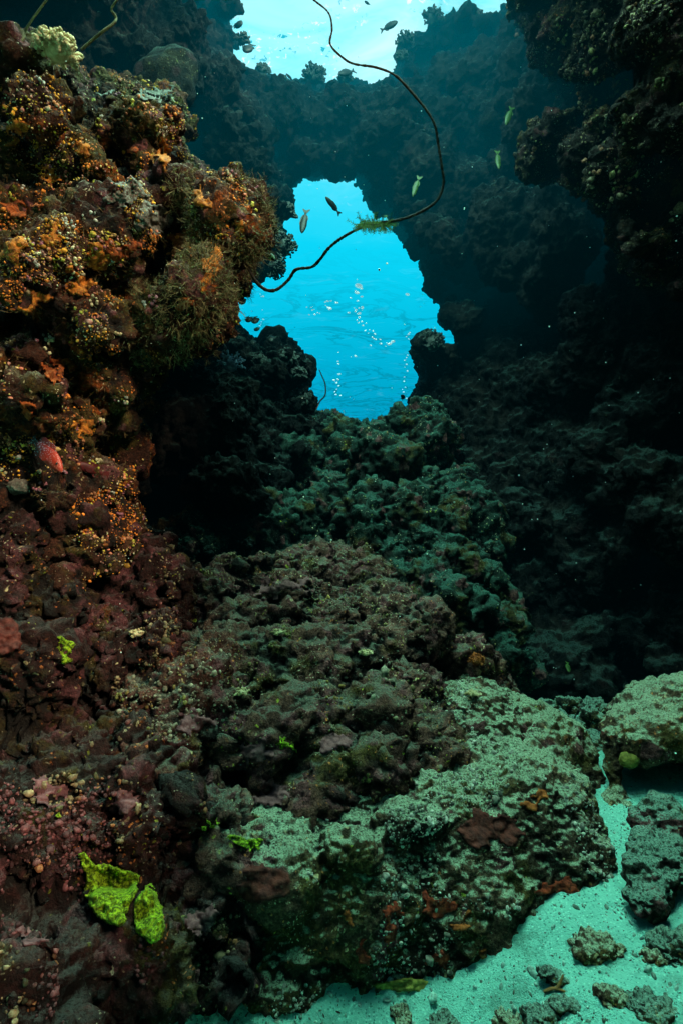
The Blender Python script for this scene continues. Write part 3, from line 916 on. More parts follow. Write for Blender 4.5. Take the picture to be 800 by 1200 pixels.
t = NT('lime_coral')
co = t.n('ShaderNodeTexCoord').outputs['Object']
v = t.vor(co, 85)
c = t.mix(t.ss(v.outputs['Distance'], 0.15, 0.7), (0.12, 0.22, 0.005), (0.46, 0.66, 0.02))
c = t.mix(t.ss(t.noise(co, 26, 4, .7), .56, .70), c, (0.09, 0.13, 0.01))
c = t.mix(t.ss(t.noise(co, 11, 4, .7), .68, .74), c, (0.65, 0.70, 0.60))
c = t.mix(t.ss(t.noise(co, 70, 5, .75), .56, .40), c, (0.05, 0.09, 0.003))
t.bsdf(c, 0.7, t.bump(t.noise(co, 120, 5, .75), 1.0, .02), .2)
M_LIME = t.m
M_RED = plain_mat('red_sponge', (0.07, 0.012, 0.006), (0.30, 0.040, 0.012), 45, bscale=90, bump=.6)
M_DRED = plain_mat('maroon_sponge', (0.035, 0.008, 0.006), (0.11, 0.022, 0.014), 30, bscale=120, bump=.5)
M_ORA = plain_mat('orange_sponge', (0.12, 0.03, 0.006), (0.40, 0.10, 0.018), 40, bscale=90, bump=.6)
M_OLV = plain_mat('olive_sponge', (0.08, 0.075, 0.012), (0.24, 0.22, 0.04), 22, bscale=80, bump=.6)
M_MAUVE = plain_mat('coralline_crust', (0.07, 0.026, 0.028), (0.20, 0.085, 0.085), 26, bscale=70, bump=.6)

patch('encrusting_coral', W_LL, [(91, 998), (100, 996), (113, 1010), (128, 1010), (150, 1020), (163, 1030), (160, 1052), (148, 1078), (138, 1088), (120, 1080), (106, 1066), (97, 1050), (100, 1030)], M_LIME,
      'larger ruffled lime green coral sheet on the maroon reef foot', 'coral', 0.022, 0.024, 46, edge=6, step=1.1, sm=6)
patch('encrusting_coral', W_LL, [(175, 1034), (186, 1045), (192, 1062), (196, 1085), (190, 1101), (178, 1106), (165, 1096), (158, 1080), (158, 1060), (165, 1045)], M_LIME,
      'lime green leaf shaped coral sheet just right of the larger ruffled one', 'coral', 0.022, 0.024, 46, edge=6, step=1.1, sm=6)
LIME = [(W_LL, 76, 762, 10, 15, 'small lime green coral tuft high on the dark lower left reef'), (W_SL, 336, 871, 12, 7, 'bright green coral dab on the brown slope above the boulder'),
        (W_B1, 292, 993, 22, 11, 'yellow green coral patch where the boulder meets the left reef'), (W_SL, 250, 966, 7, 8, 'tiny round green coral dab left of the boulder top'),
        (W_LL, 70, 960, 8, 6, 'tiny green coral dab on the maroon reef far left')]
for W, px, py, rx, ry, lab in LIME:
    patch('encrusting_coral', W, oval(px, py, rx, ry), M_LIME, lab, 'coral', 0.008, 0.018, 55, edge=18, seed=int(px), step=1.0)
patch('encrusting_sponge', W_B1, oval(307, 1036, 36, 25), M_DRED, 'smooth dark maroon disc sponge at the left end of the big boulder', 'sponge', .004, .003, 30, edge=6)
SPOTS = [(575, 972, 42, 20, M_DRED, 'wide dark red sponge sheet on the upper right face of the boulder'), (655, 1046, 36, 13, M_RED, 'orange red sponge band at the right end of the boulder'),
      (515, 1064, 20, 18, M_RED, 'largest round red sponge spot in the middle of the boulder face'), (460, 1068, 11, 9, M_RED, 'small red sponge spot left of the largest one'),
      (455, 1094, 13, 11, M_RED, 'red sponge spot below the small left one on the boulder'), (425, 1118, 11, 14, M_RED, 'red sponge spot near the lower left of the boulder'),
      (513, 1126, 14, 12, M_RED, 'red sponge spot low on the boulder near its sandy base'), (412, 1078, 9, 9, M_ORA, 'orange sponge dot at the left of the boulder face'),
      (543, 1078, 14, 8, M_ORA, 'flat orange sponge dab right of the largest red spot'), (566, 1126, 9, 9, M_ORA, 'small orange sponge dot at the lower right of the boulder base'),
      (625, 935, 18, 9, M_ORA, 'rusty sponge sheet in the cleft above the boulder shoulder')]
for px, py, rx, ry, m, lab in SPOTS:
    patch('encrusting_sponge', W_B2 if py == 935 else W_B1, oval(px, py, rx, ry), m, lab, 'sponge', .001, .006, 60, edge=20, seed=int(px), sm=2)
patch('encrusting_sponge', W_B1, oval(480, 1155, 48, 10), M_OLV, 'long olive yellow sponge lip along the shaded foot of the boulder', 'sponge', .014, .01, 40, edge=6)
patch('encrusting_sponge', W_LL, oval(8, 745, 18, 26), M_DRED, 'dark red knobbly sponge on the reef at the far left edge', 'sponge', .02, .014, 40, edge=6)
M_GOLD = plain_mat('golden_sponge', (0.10, 0.028, 0.004), (0.52, 0.17, 0.018), 38, bscale=110, bump=.8)
M_RUST = plain_mat('rust_sponge', (0.07, 0.016, 0.004), (0.34, 0.075, 0.012), 30, bscale=110, bump=.8)
GP = [(25, 245, 26, 14), (15, 300, 18, 18), (192, 178, 16, 26), (150, 292, 24, 12), (245, 315, 14, 24), (100, 172, 14, 12), (215, 352, 20, 12), (60, 205, 16, 9), (95, 335, 20, 14), (210, 285, 18, 14), (40, 355, 18, 14), (120, 300, 14, 18), (70, 430, 18, 12), (285, 262, 12, 14), (20, 150, 16, 12), (150, 180, 12, 10), (60, 270, 12, 16), (235, 235, 16, 9), (30, 480, 14, 10), (100, 500, 14, 10)]
for k, (px, py, rx, ry) in enumerate(GP):
    patch('encrusting_sponge', W_LU, oval(px, py, rx, ry), M_GOLD if k % 3 else M_RUST, 'uneven golden to rust sponge sheet among the polyps of the left reef', 'sponge', .002, .012, 50, 'golden rust sponge sheets', edge=22, seed=560 + k, sm=2)
MV = [(W_LL, 150, 940, 20, 16), (W_SL, 300, 885, 28, 20), (W_SL, 320, 930, 24, 16), (W_LL, 60, 930, 24, 16), (W_SL, 390, 870, 20, 14), (W_LL, 40, 1100, 20, 15), (W_LL, 235, 1075, 22, 16), (W_SL, 230, 850, 24, 14), (W_SL, 330, 690, 36, 9)]
for k, (W, px, py, rx, ry) in enumerate(MV):
    patch('coralline_crust', W, oval(px, py, rx, ry), M_MAUVE, 'mauve pink crust of coralline algae flat on the brown rock', 'algae crust', .001, .006, 45, 'mauve coralline crusts', edge=20, sm=2, seed=500 + k)

# ------------------------------------------------------------------ tubes, corals
def tube(name, pts, radii, mat, sides=10, sub=10, knob=0.0):
    pts = np.array([p[:] for p in pts], float)
    n = len(pts)
    C_, Rr = [], []
    for i in range(n - 1):
        p0, p1, p2, p3 = pts[max(i - 1, 0)], pts[i], pts[i + 1], pts[min(i + 2, n - 1)]
        for k in range(sub):
            u = k / sub
            C_.append(0.5 * ((2 * p1) + (-p0 + p2) * u + (2 * p0 - 5 * p1 + 4 * p2 - p3) * u * u + (-p0 + 3 * p1 - 3 * p2 + p3) * u ** 3))
            Rr.append(radii[i] + (radii[i + 1] - radii[i]) * u)
    C_.append(pts[-1]); Rr.append(radii[-1])
    C_ = np.array(C_); Rr = np.array(Rr)
    if knob: Rr = Rr * (1 + rng.normal(0, knob, len(Rr)))
    T_ = np.gradient(C_, axis=0); T_ /= np.linalg.norm(T_, axis=1)[:, None]
    x = np.cross(T_[0], [0.3, 0.8, 0.5]); x /= np.linalg.norm(x)
    V, Fq = [], []
    for i in range(len(C_)):
        x = x - T_[i] * np.dot(x, T_[i]); x /= np.linalg.norm(x)
        y = np.cross(T_[i], x)
        for k in range(sides):
            a = 2 * math.pi * k / sides
            V.append(C_[i] + (x * math.cos(a) + y * math.sin(a)) * Rr[i])
    for i in range(len(C_) - 1):
        for k in range(sides):
            Fq.append((i * sides + k, i * sides + (k + 1) % sides, (i + 1) * sides + (k + 1) % sides, (i + 1) * sides + k))
    Fq.append(tuple(range(sides))[::-1]); Fq.append(tuple((len(C_) - 1) * sides + k for k in range(sides)))
    base = pts[0]
    o = link(name, mesh_np(name, np.array(V) - base, Fq), [mat])
    o.location = base
    return o

t = NT('whip_skin')
co = t.n('ShaderNodeTexCoord').outputs['Object']
ln = t.n('ShaderNodeVectorMath', {0: co}, operation='LENGTH').outputs['Value']
c = t.mix(t.ss(ln, 0.02, 0.14), (0.30, 0.045, 0.012), (0.014, 0.011, 0.007))
c = t.mix(t.ss(t.noise(co, 90, 3), .45, .65), c, (0.030, 0.026, 0.014))
t.bsdf(c, .75, t.bump(t.noise(co, 260, 3), .6, .004), .2)
M_WHIP = t.m
M_WHIP2 = plain_mat('tan_whip_skin', (0.10, 0.085, 0.04), (0.24, 0.20, 0.10), 60)
pix = [(274, 303), (284, 309), (292, 317), (302, 332), (313, 340), (325, 339), (338, 328), (347, 316), (365, 313), (375, 304), (385, 291), (400, 279), (420, 268), (440, 262), (470, 257), (495, 247), (512, 234), (519, 215), (517, 195), (513, 170), (509, 147), (499, 129), (480, 106), (462, 88), (440, 79), (415, 75), (402, 68), (387, 52), (389, 34), (385, 15), (368, 0), (345, -20)]
dep = np.interp(np.arange(len(pix)), [0, 6, 14, 20, 31], [3.28, 3.2, 2.9, 2.75, 2.6])
o = tube('whip_coral', [at(x, y, d) for (x, y), d in zip(pix, dep)], list(np.interp(np.arange(len(pix)), [0, 4, 14, 31], [0.0092, 0.0090, 0.0072, 0.0042])), M_WHIP, knob=0.11)
tag(o, 'long dark whip coral looping from the left reef across both openings', 'whip coral')
o = tube('whip_coral', [at(x, y, d) for x, y, d in [(-6, 86, 3.0), (10, 64, 2.95), (26, 48, 2.9), (30, 36, 2.9), (36, 26, 2.85), (46, 12, 2.8), (58, -4, 2.75), (70, -20, 2.7)]], [.008, .008, .0075, .007, .006, .006, .005, .004], M_WHIP2)
tag(o, 'pale tan whip coral curving up at the far upper left corner', 'whip coral')
o = tube('whip_coral', [at(x, y, d) for x, y, d in [(96, 58, 3.3), (112, 44, 3.25), (122, 36, 3.2), (134, 27, 3.2), (136, 20, 3.2), (131, 11, 3.15), (136, 2, 3.1), (146, -8, 3.1)]], [.009, .009, .009, .008, .008, .007, .006, .005], M_WHIP2)
tag(o, 'brownish kinked whip coral to the right of the cream coral tuft', 'whip coral')
o = tube('whip_coral', [at(x, y, 8.0) for x, y in [(370, 480), (375, 470), (381, 463), (381, 450), (377, 440), (374, 433)]], [.012, .011, .010, .009, .008, .006], M_WHIP)
tag(o, 'short thin black whip standing against the blue water at the bottom of the opening', 'whip coral')

# feathery green crinoid on the whip
s = Soup()
cen = np.array(at(437, 263, 2.93)[:])
for i in range(150):
    a = rng.uniform(0, 2 * math.pi)
    d = np.array([math.cos(a) * 1.3, rng.normal(0, .4), math.sin(a) * .8 - .25]); d /= np.linalg.norm(d)
    p0 = cen + np.array([rng.uniform(-.085, .085), rng.normal(0, .006), 0.0 + rng.normal(0, .004)])
    L = rng.uniform(.03, .075)
    cl = np.array([0.16, 0.30, 0.04]) * rng.uniform(.5, 1.2)
    for k in range(7):
        q = p0 + d * L * k / 7
        for sg in (-1, 1):
            e = np.cross(d, [0, 1, 0]) * sg + d * .7 + rng.normal(0, .25, 3); e /= np.linalg.norm(e)
            sd = d * .002
            s.add([q - sd, q + sd, q + e * L * .24], [(0, 1, 2)], cl)
    sd = np.cross(d, [0, 1, 0]); sd /= np.linalg.norm(sd); sd *= .0016
    s.add([p0 - sd, p0 + sd, p0 + d * L], [(0, 1, 2)], cl * .8)
V_ = s.mesh('feather_star')
set_co(V_, get_co(V_) - cen)
o = link('feather_star', V_, [M_TINT]); o.location = cen
tag(o, 'yellow green feathery crinoid clinging to the middle of the long whip coral', 'feather star')

# branching and knobbly coral colonies
def bush(name, c, r, n, mat, label, cat='coral', branch=0.35, up=(0, 0, 1), group=None, tip=0.13, flat=1.0, seed=0):
    s = Soup()
    up = np.array(up, float); up /= np.linalg.norm(up)
    c = np.array(c[:], float)
    V, T = ico(2)
    s.add(V * r * 0.55 * np.array([1, 1, flat]) + up * r * .1, T)
    for i in range(n):
        d = rng.normal(size=3); d /= np.linalg.norm(d)
        if np.dot(d, up) < -0.25: d = d - 2 * np.dot(d, up) * up
        L = r * rng.uniform(0.75, 1.05)
        p = np.zeros(3)
        k = 0.4
        w0 = r * tip
        while k < 1.0:
            s.blob(d * L * k * np.array([1, 1, flat]) + rng.normal(0, r * .02, 3), w0 * (1.25 - .5 * k) * rng.uniform(.8, 1.25), sub=1)
            k += tip * .9
        for q in range(int(branch * 6)):
            e = d + rng.normal(0, .45, 3); e /= np.linalg.norm(e)
            s.blob((d * L * .75 + e * r * .22) * np.array([1, 1, flat]), w0 * rng.uniform(.5, .85), sub=1)
    me = s.mesh(name)
    P = get_co(me)
    set_co(me, P * (1 + 0.10 * fbm((P + c).astype(np.float32), 6 / max(r, .05), 2, 600 + seed))[:, None])
    o = link(name, me, [mat]); o.location = c
    return tag(o, label, cat, group, 'thing')

M_CREAM = plain_mat('cream_coral', (0.30, 0.24, 0.10), (0.60, 0.50, 0.28), 30, bscale=120, bump=.6)
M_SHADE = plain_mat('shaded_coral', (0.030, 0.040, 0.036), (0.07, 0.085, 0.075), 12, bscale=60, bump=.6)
M_BLUE = plain_mat('bluish_coral', (0.05, 0.09, 0.14), (0.12, 0.18, 0.26), 30)
M_GREY = plain_mat('grey_coral', (0.05, 0.045, 0.035), (0.17, 0.155, 0.12), 70, bscale=150, bump=.8)

bush('branching_coral', at(68, 62, 2.95), 0.135, 85, M_CREAM, 'cream branching coral tuft on top of the left reef', flat=.8, up=(.1, -.4, 1), tip=.10, seed=1)
RIM = [(368, 92, 7.2, 17, 'round bushy coral standing on the middle of the arch rim', .13), (404, 93, 7.2, 11, 'low bushy coral on the arch rim right of the round one', .15), (330, 97, 7.1, 9, 'small low coral mound on the arch rim left of the round bush', .17),
       (308, 84, 6.9, 12, 'spiky coral at the left corner of the upper opening', .12), (284, 48, 6.5, 11, 'coral knob jutting from the left side into the upper opening', .14), (275, 12, 6.4, 13, 'coral knob at the top left of the upper opening', .14),
       (507, 24, 7.1, 16, 'bushy coral crowning the right shoulder of the upper opening', .11), (474, 48, 7.1, 13, 'frilly coral on the right side of the upper opening', .12), (470, 68, 7.0, 10, 'small coral knob low on the right side of the upper opening', .14),
       (557, 24, 6.8, 11, 'smooth rounded coral on the far right of the upper rim', .2), (505, 405, 7.2, 19, 'spiky coral bush beside the narrow right notch of the blue opening', .10),
       (336, 424, 6.5, 16, 'mushroom shaped coral head against the lower left of the blue water', .2), (350, 440, 6.5, 11, 'rounded coral lump overhanging the blue water below the coral head', .2), (304, 424, 6.3, 11, 'dark coral mound at the left of the coral head', .18),
       (330, 292, 6.1, 22, 'frilly leafed coral hanging at the left edge of the blue opening', .10), (322, 312, 6.1, 17, 'lower frilly coral below the leafed coral at the left edge', .10), (334, 252, 6.2, 15, 'coral knob at the upper left corner of the blue opening', .16),
       (352, 470, 6.7, 15, 'coral cushion at the lower left corner of the blue opening', .18)]
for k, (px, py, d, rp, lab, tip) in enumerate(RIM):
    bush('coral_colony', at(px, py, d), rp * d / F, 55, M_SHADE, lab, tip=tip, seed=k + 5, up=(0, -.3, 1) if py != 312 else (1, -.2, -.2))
bush('soft_coral', at(270, 428, 5.1), 0.13, 40, M_BLUE, 'faint bluish branching coral in the shadow left of the opening', tip=.08, seed=40)

# massive coral heads and round plates
def head(name, c, r, sc, mat, label, cat='coral', seed=0, n=4, amp=.12, cell=.35):
    V, T = ico(n)
    P = (V * np.array(sc) * r).astype(np.float32)
    nn = V / np.linalg.norm(V, axis=1)[:, None]
    d = fbm(P / r, 1.6, 3, 700 + seed) * amp + (0.5 - worley((P / r).astype(np.float32), cell, 710 + seed)) * amp * .7
    s = Soup(); s.add(P + nn * (d * r)[:, None], T)
    o = link(name, s.mesh(name), [mat]); o.location = c
    return tag(o, label, cat, kind='thing')

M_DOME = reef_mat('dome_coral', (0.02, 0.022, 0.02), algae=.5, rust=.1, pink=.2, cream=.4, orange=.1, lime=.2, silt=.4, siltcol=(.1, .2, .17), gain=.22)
head('boulder_coral', at(196, 92, 5.0), 0.30, (.95, .55, 1.05), M_DOME, 'big round dome coral with a smooth rim on the dark wall at upper left', seed=1, amp=.2)
head('boulder_coral', at(645, 180, 5.0), 0.26, (1, .6, .8), M_DOME, 'rounded coral mound below the overhang with a pale rim', seed=2, amp=.12)
head('boulder_coral', at(690, 180, 4.75), 0.24, (1, .6, .9), M_DOME, 'second rounded coral mound tucked against the overhang', seed=3, amp=.14)
h = hit(22, 573, [W_LU, W_LL])
head('dome_coral', h[0] + h[1] * .01, 0.055, (1.1, .8, .75), M_GREY, 'small pale brown coral dome below the spotted red fish', seed=4, amp=.2)
for px, py, rx, ry, lab in [(150, 224, 26, 13, 'grey crusty coral cap on the bright knob of the left reef'), (180, 258, 16, 22, 'grey crusty coral down the right side of the bright knob'), (178, 113, 34, 8, 'grey crusty coral cap along the upper edge of the left reef'), (122, 112, 18, 8, 'small grey coral crust behind the cream coral tuft')]:
    patch('brain_coral', W_LU, oval(px, py, rx, ry), M_GREY, lab, 'coral', .003, .018, 60, edge=20, seed=int(px), step=1.1, sm=2)
h = hit(733, 893, [W_B3])
head('ball_sponge', h[0] + h[1] * .01, 0.052, (1.1, .7, .85), M_OLV, 'yellow ball sponge in the dark hollow of the right boulder', 'sponge', seed=9, amp=.15)
h = hit(560, 772, [W_SL])
bush('branching_coral', h[0] + h[1] * .01, 0.06, 30, M_ORA, 'orange knobbly coral on the pointed block at the right of the slope', tip=.14, seed=60)
for px, py, lab in [(163, 740, 'small tan branching coral jutting from the dark lower left reef'), (555, 810, 'pale branching coral twig below the pointed block'), (330, 740, 'yellow tan coral tuft at the middle of the slope'), (425, 770, 'tan coral tuft at the right of the slope centre'), (285, 810, 'cream coral tuft at the left of the slope centre')]:
    h = hit(px, py, [W_SL, W_LL, W_B1])
    if h: bush('branching_coral', h[0] + h[1] * .01, 0.05, 24, M_CREAM, lab, tip=.14, seed=int(px), flat=.6)

# ------------------------------------------------------------------ rocks lying on the sand
def stone(name, c, r, sc, mat, label, cat='rock', group=None, seed=0, lobes=1):
    s = Soup()
    for k in range(lobes):
        V, T = ico(3)
        m = rand_rot()
        o_ = np.zeros(3) if k == 0 else rng.normal(0, r * .55, 3) * np.array([1, .7, .5])
        s.add(((V * rng.uniform(.75, 1.2, 3) * r * (1 if k == 0 else .7)) @ m.T) * np.array(sc) + o_, T)
    me = remesh(s.mesh(name), max(r * 0.055, .004)) if lobes > 1 else s.mesh(name)
    P = get_co(me); N = get_no(me)
    q = P + np.array(c, np.float32) * 3
    d = fbm(q, 1.1 / r, 3, 800 + seed) * r * .35 + (0.5 - worley(q, r * .5, 810 + seed)) * r * .45 + fbm(q, 7 / r, 2, 820 + seed) * r * .1
    set_co(me, P + N * d[:, None])
    attr(me, 'cav', np.clip(d / r, -1, 1))
    o = link(name, me, [mat]); o.location = c
    me.polygons.foreach_set('use_smooth', np.ones(len(me.polygons), bool))
    return tag(o, label, cat, group, 'thing')

def on_sand(px, py, dz=0.0):
    p = sand_hit(px, py); p = p.copy(); p[2] += dz
    return p

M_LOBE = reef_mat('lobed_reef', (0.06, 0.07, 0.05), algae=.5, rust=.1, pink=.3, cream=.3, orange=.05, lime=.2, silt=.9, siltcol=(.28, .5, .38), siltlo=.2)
s = Soup()
for px, py, d, r, sc in [(772, 968, 3.15, .12, (1, .9, .8)), (785, 985, 3.1, .1, (1, .9, .9)), (760, 990, 3.05, .1, (1, .9, .8)), (772, 1010, 2.95, .12, (1.1, .9, .7)), (748, 1022, 2.9, .075, (1, .9, .9)), (790, 1020, 2.9, .09, (1, 1, .8)), (757, 1052, 2.78, .085, (1.1, .9, .75)), (745, 1040, 2.85, .06, (1, 1, 1)), (790, 1000, 3.0, .11, (1, .9, .8)), (765, 1030, 2.88, .1, (1, 1, .8))]:
    V, T = ico(3); s.add(V * np.array(sc) * r + np.array(at(px, py, d + .06)[:]), T)
W_LR = rock('lobed_rock', s, 0.007, 'knob', M_LOBE, 'pitted lobed rock lying on the sand at the right edge', 'rock', 141, k=0.45)
ST = [(698, 1106, .075, (1.2, 1, .6), 'flat grey stone half sunk in the sand right of the boulder'), (788, 1108, .085, (1.2, 1, .6), 'dark pitted stone on the sand below the lobed rock'), (768, 1122, .05, (1, 1, .7), 'small stone left of the dark pitted one'),
      (652, 1146, .05, (1.1, 1, .7), 'brown stone in the sand at the middle of the lower right'), (716, 1168, .06, (1.1, 1, .55), 'low crusty stone near the lower right corner'), (640, 1186, .075, (1.2, 1, .55), 'wide crusty stone near the bottom edge under the twig'),
      (600, 1192, .05, (1, 1, .6), 'small pale stone at the bottom edge left of the wide crusty one'), (760, 1176, .08, (1.2, 1, .55), 'knobbly stone in the lower right corner'), (470, 1186, .045, (1.2, 1, .6), 'small dark stone at the bottom edge below the boulder'), (525, 1196, .05, (1.2, 1, .6), 'flat brown stone at the very bottom edge')]
for k, (px, py, r, sc, lab) in enumerate(ST):
    stone('stone', on_sand(px, py, -r * .12), r, sc, M_LOBE if k % 2 else M_SILT, lab, seed=k, lobes=3)
RB = [(664, 828, 4.9, .10, 'tall stone at the back left of the rubble pile'), (696, 838, 4.7, .125, 'round stone at the back of the rubble pile'), (660, 850, 4.6, .11, 'pale round stone in the middle of the rubble pile'), (650, 866, 4.45, .09, 'low stone at the left of the rubble pile'),
      (690, 872, 4.4, .10, 'flat stone at the front of the rubble pile'), (697, 890, 4.25, .085, 'front stone of the rubble pile against the right boulder'), (640, 835, 5.0, .12, 'dark stone behind the rubble pile'), (715, 838, 4.9, .09, 'small stone at the right of the rubble pile'), (675, 848, 4.7, .06, 'pebble sized stone wedged between the rubble'), (704, 872, 4.15, .085, 'angular stone in the gap behind the front stone of the rubble pile'), (708, 912, 3.95, .075, 'stone wedged low between the two silted boulders'), (716, 938, 3.8, .06, 'lowest stone where the gap meets the sand'), (782, 806, 4.35, .07, 'little jagged stone on top of the right boulder')]
for k, (px, py, d, r, lab) in enumerate(RB):
    stone('rubble_stone', np.array(at(px, py, d)[:]), r, (1, 1, .85), M_LOBE, lab, group='rubble pile between the boulders', seed=30 + k, lobes=2)
M_TWIG = plain_mat('brown_twig', (0.10, 0.05, 0.015), (0.24, 0.13, 0.04), 60)
tw = empty('coral_twig', on_sand(655, 1164))
tag(tw, 'brown forked twig of coral lying on the sand at lower right', 'coral twig')
b0 = on_sand(637, 1166, .012); b1_ = on_sand(652, 1163, .014); b2_ = on_sand(660, 1158, .03); b3_ = on_sand(662, 1166, .012)
for nm, pts, rr in [('stem', [b0, (b0 + b1_) / 2 + np.array([0, 0, .004]), b1_], [.006, .007, .007]), ('branch', [b1_, (b1_ + b2_) / 2 + np.array([0, 0, .004]), b2_ + np.array([0, 0, .02])], [.007, .007, .003]), ('branch', [b1_, (b1_ + b3_) / 2, b3_], [.006, .005, .003])]:
    o = tube(nm, [Vector(p) for p in pts], rr, M_TWIG, sub=6)
    o.location = Vector(o.location) - tw.location
    o.parent = tw

# loose shell gravel and coral fragments
s = Soup()
V1, T1 = ico(1)
cnt = 0
while cnt < 3600:
    px, py = rng.uniform(150, 830), rng.uniform(850, 1230)
    near = (px > 640) or (py > 1130)
    if not near and rng.uniform() > .3: continue
    p = sand_hit(px, py) 
    f = float(fbm(p[None].astype(np.float32), 2.6, 3, 900)[0])
    if rng.uniform() > 0.25 + 1.2 * max(f, 0): continue
    r = 0.0034 * math.exp(rng.normal(0, .55))
    g = rng.uniform()
    c = np.array((.34, .62, .50) if g < .6 else ((.18, .32, .24) if g < .92 else (.08, .10, .07))) * rng.uniform(.7, 1.1)
    s.add((V1 * np.array([r * rng.uniform(.8, 2.0), r, r * .6])) @ rand_rot().T + p + np.array([0, 0, r * .2]), T1, np.clip(c, 0, 1))
    cnt += 1
o = link('shell_gravel', s.mesh('shell_gravel'), [M_TINT])
tag(o, 'pale shell grit and coral fragments strewn over the sand', 'gravel', kind='stuff')

# ------------------------------------------------------------------ fish
def ring_mesh(prof, n=16):
    """prof: list of (x, zc, half_height, half_width)"""
    V, Fq = [], []
    for (x, zc, hh, hw) in prof:
        for k in range(n):
            a = 2 * math.pi * k / n
            V.append((x, hw * math.cos(a), zc + hh * math.sin(a)))
    for i in range(len(prof) - 1):
        for k in range(n):
            Fq.append((i * n + k, i * n + (k + 1) % n, (i + 1) * n + (k + 1) % n, (i + 1) * n + k))
    Fq.append(tuple(range(n))); Fq.append(tuple((len(prof) - 1) * n + k for k in range(n))[::-1])
    return V, Fq

def fin(name, outline, mat, parent, y=0.0, th=0.004, tilt=0.0):
    """thin rayed fin from a side outline (x, z)"""
    bm = bmesh.new()
    a = [bm.verts.new((x, y - th / 2, z)) for x, z in outline]
    b = [bm.verts.new((x, y + th / 2 + tilt * i_, z)) for i_, (x, z) in enumerate(outline)]
    n = len(outline)
    bm.faces.new(a); bm.faces.new(b[::-1])
    for i in range(n):
        bm.faces.new((a[i], b[i], b[(i + 1) % n], a[(i + 1) % n]))
    bmesh.ops.recalc_face_normals(bm, faces=bm.faces[:])
    return link(name, bm_mesh(name, bm, False), [mat], parent)

def place(root, loc, dirv, up=(0, 0, 1)):
    x = Vector(dirv).normalized()
    z = Vector(up); z = (z - x * z.dot(x)).normalized()
    y = z.cross(x)
    m = Matrix((x, y, z)).transposed()
    root.rotation_euler = m.to_euler()
    root.location = loc

M_EYE = plain_mat('fish_eye', (0.01, 0.01, 0.01), (0.02, 0.02, 0.02), rough=.2, spec=.6, bump=0)
M_DARKF = plain_mat('dark_fish_skin', (0.004, 0.007, 0.006), (0.010, 0.016, 0.014), 20, rough=.5, bump=.1)
M_GREENF = plain_mat('green_fish_skin', (0.012, 0.040, 0.006), (0.035, 0.085, 0.014), 20, rough=.5, bump=.1)
t = NT('grouper_skin')
co = t.n('ShaderNodeTexCoord').outputs['Object']
x = t.n('ShaderNodeSeparateXYZ', {0: co}).outputs[0]
v = t.vor(co, 118, rnd=.75)
c = t.ramp(t.ss(x, -.11, .07), [(0, (0.03, 0.012, 0.02)), (.45, (0.13, 0.014, 0.012)), (1, (0.34, 0.024, 0.008))])
spot = t.ss(v.outputs['Distance'], .36, .22)
c = t.mix(spot, c, t.ramp(t.ss(x, -.1, .1), [(0, (0.22, 0.42, 0.60)), (.6, (0.24, 0.30, 0.42)), (1, (.45, .16, .12))]))
t.bsdf(c, .5, None, .4)
M_GRP = t.m

def big_fish(label, skin, L, loc, dirv, up):
    root = empty('grouper', (0, 0, 0)); tag(root, label, 'fish')
    prof = [(-.42, 0, .05, .018), (-.34, 0, .062, .03), (-.2, 0, .105, .05), (-.02, .004, .15, .075), (.14, .006, .165, .085), (.28, .0, .142, .08), (.38, -.012, .105, .066), (.45, -.022, .066, .046), (.49, -.03, .03, .026), (.5, -.03, .012, .012)]
    V, Fq = ring_mesh([(a * L, b * L, c_ * L, d_ * L) for a, b, c_, d_ in prof], 18)
    o = link('body', mesh_np('body', V, Fq), [skin], root)
    md = o.modifiers.new('s', 'SUBSURF'); md.levels = 1; md.render_levels = 1
    f = lambda pts: [(a * L, b * L) for a, b in pts]
    fin('tail_fin', f([(-.40, -.05), (-.40, .05), (-.5, .13), (-.56, .135), (-.60, .06), (-.605, 0), (-.60, -.06), (-.56, -.135), (-.5, -.13)]), skin, root, th=.012 * L)
    fin('dorsal_fin', f([(.16, .13), (.1, .22), (0, .235), (-.12, .215), (-.24, .21), (-.31, .17), (-.33, .06), (-.1, .1)]), skin, root, th=.012 * L)
    fin('anal_fin', f([(-.10, -.11), (-.18, -.2), (-.28, -.19), (-.32, -.10), (-.3, -.05)]), skin, root, th=.012 * L)
    for sg in (-1, 1):
        fin('pectoral_fin', f([(.16, -.03), (.12, .03), (-.02, .05), (-.07, -.02), (-.03, -.1), (.08, -.1)]), skin, root, y=sg * .095 * L, th=.01 * L)
        V, T = ico(2)
        s = Soup(); s.add(V * .022 * L + np.array([.36 * L, sg * .062 * L, .045 * L]), T)
        link('eye', s.mesh('eye'), [M_EYE], root)
    place(root, loc, dirv, up)
    return root

h = hit(52, 537, [W_LU, W_LL])
c = np.array(CAM); p = h[0]; p = p + (c - p) / np.linalg.norm(c - p) * .15
big_fish('red coral grouper with pale blue spots facing down right on the left reef', M_GRP, .27, p, (.72, -.25, -.66), (.6, -.35, .7))
h2 = hit(110, 547, [W_LU, W_LL])
p = h2[0]; p = p + (c - p) / np.linalg.norm(c - p) * .0
M_RF = plain_mat('red_fish_skin', (0.035, 0.005, 0.005), (0.09, 0.011, 0.010), 30, rough=.5, bump=.1)
big_fish('dull red fish peering from a shaded hole right of the spotted grouper', M_RF, .17, p, (-.75, -.6, .25), (.1, -.3, 1))

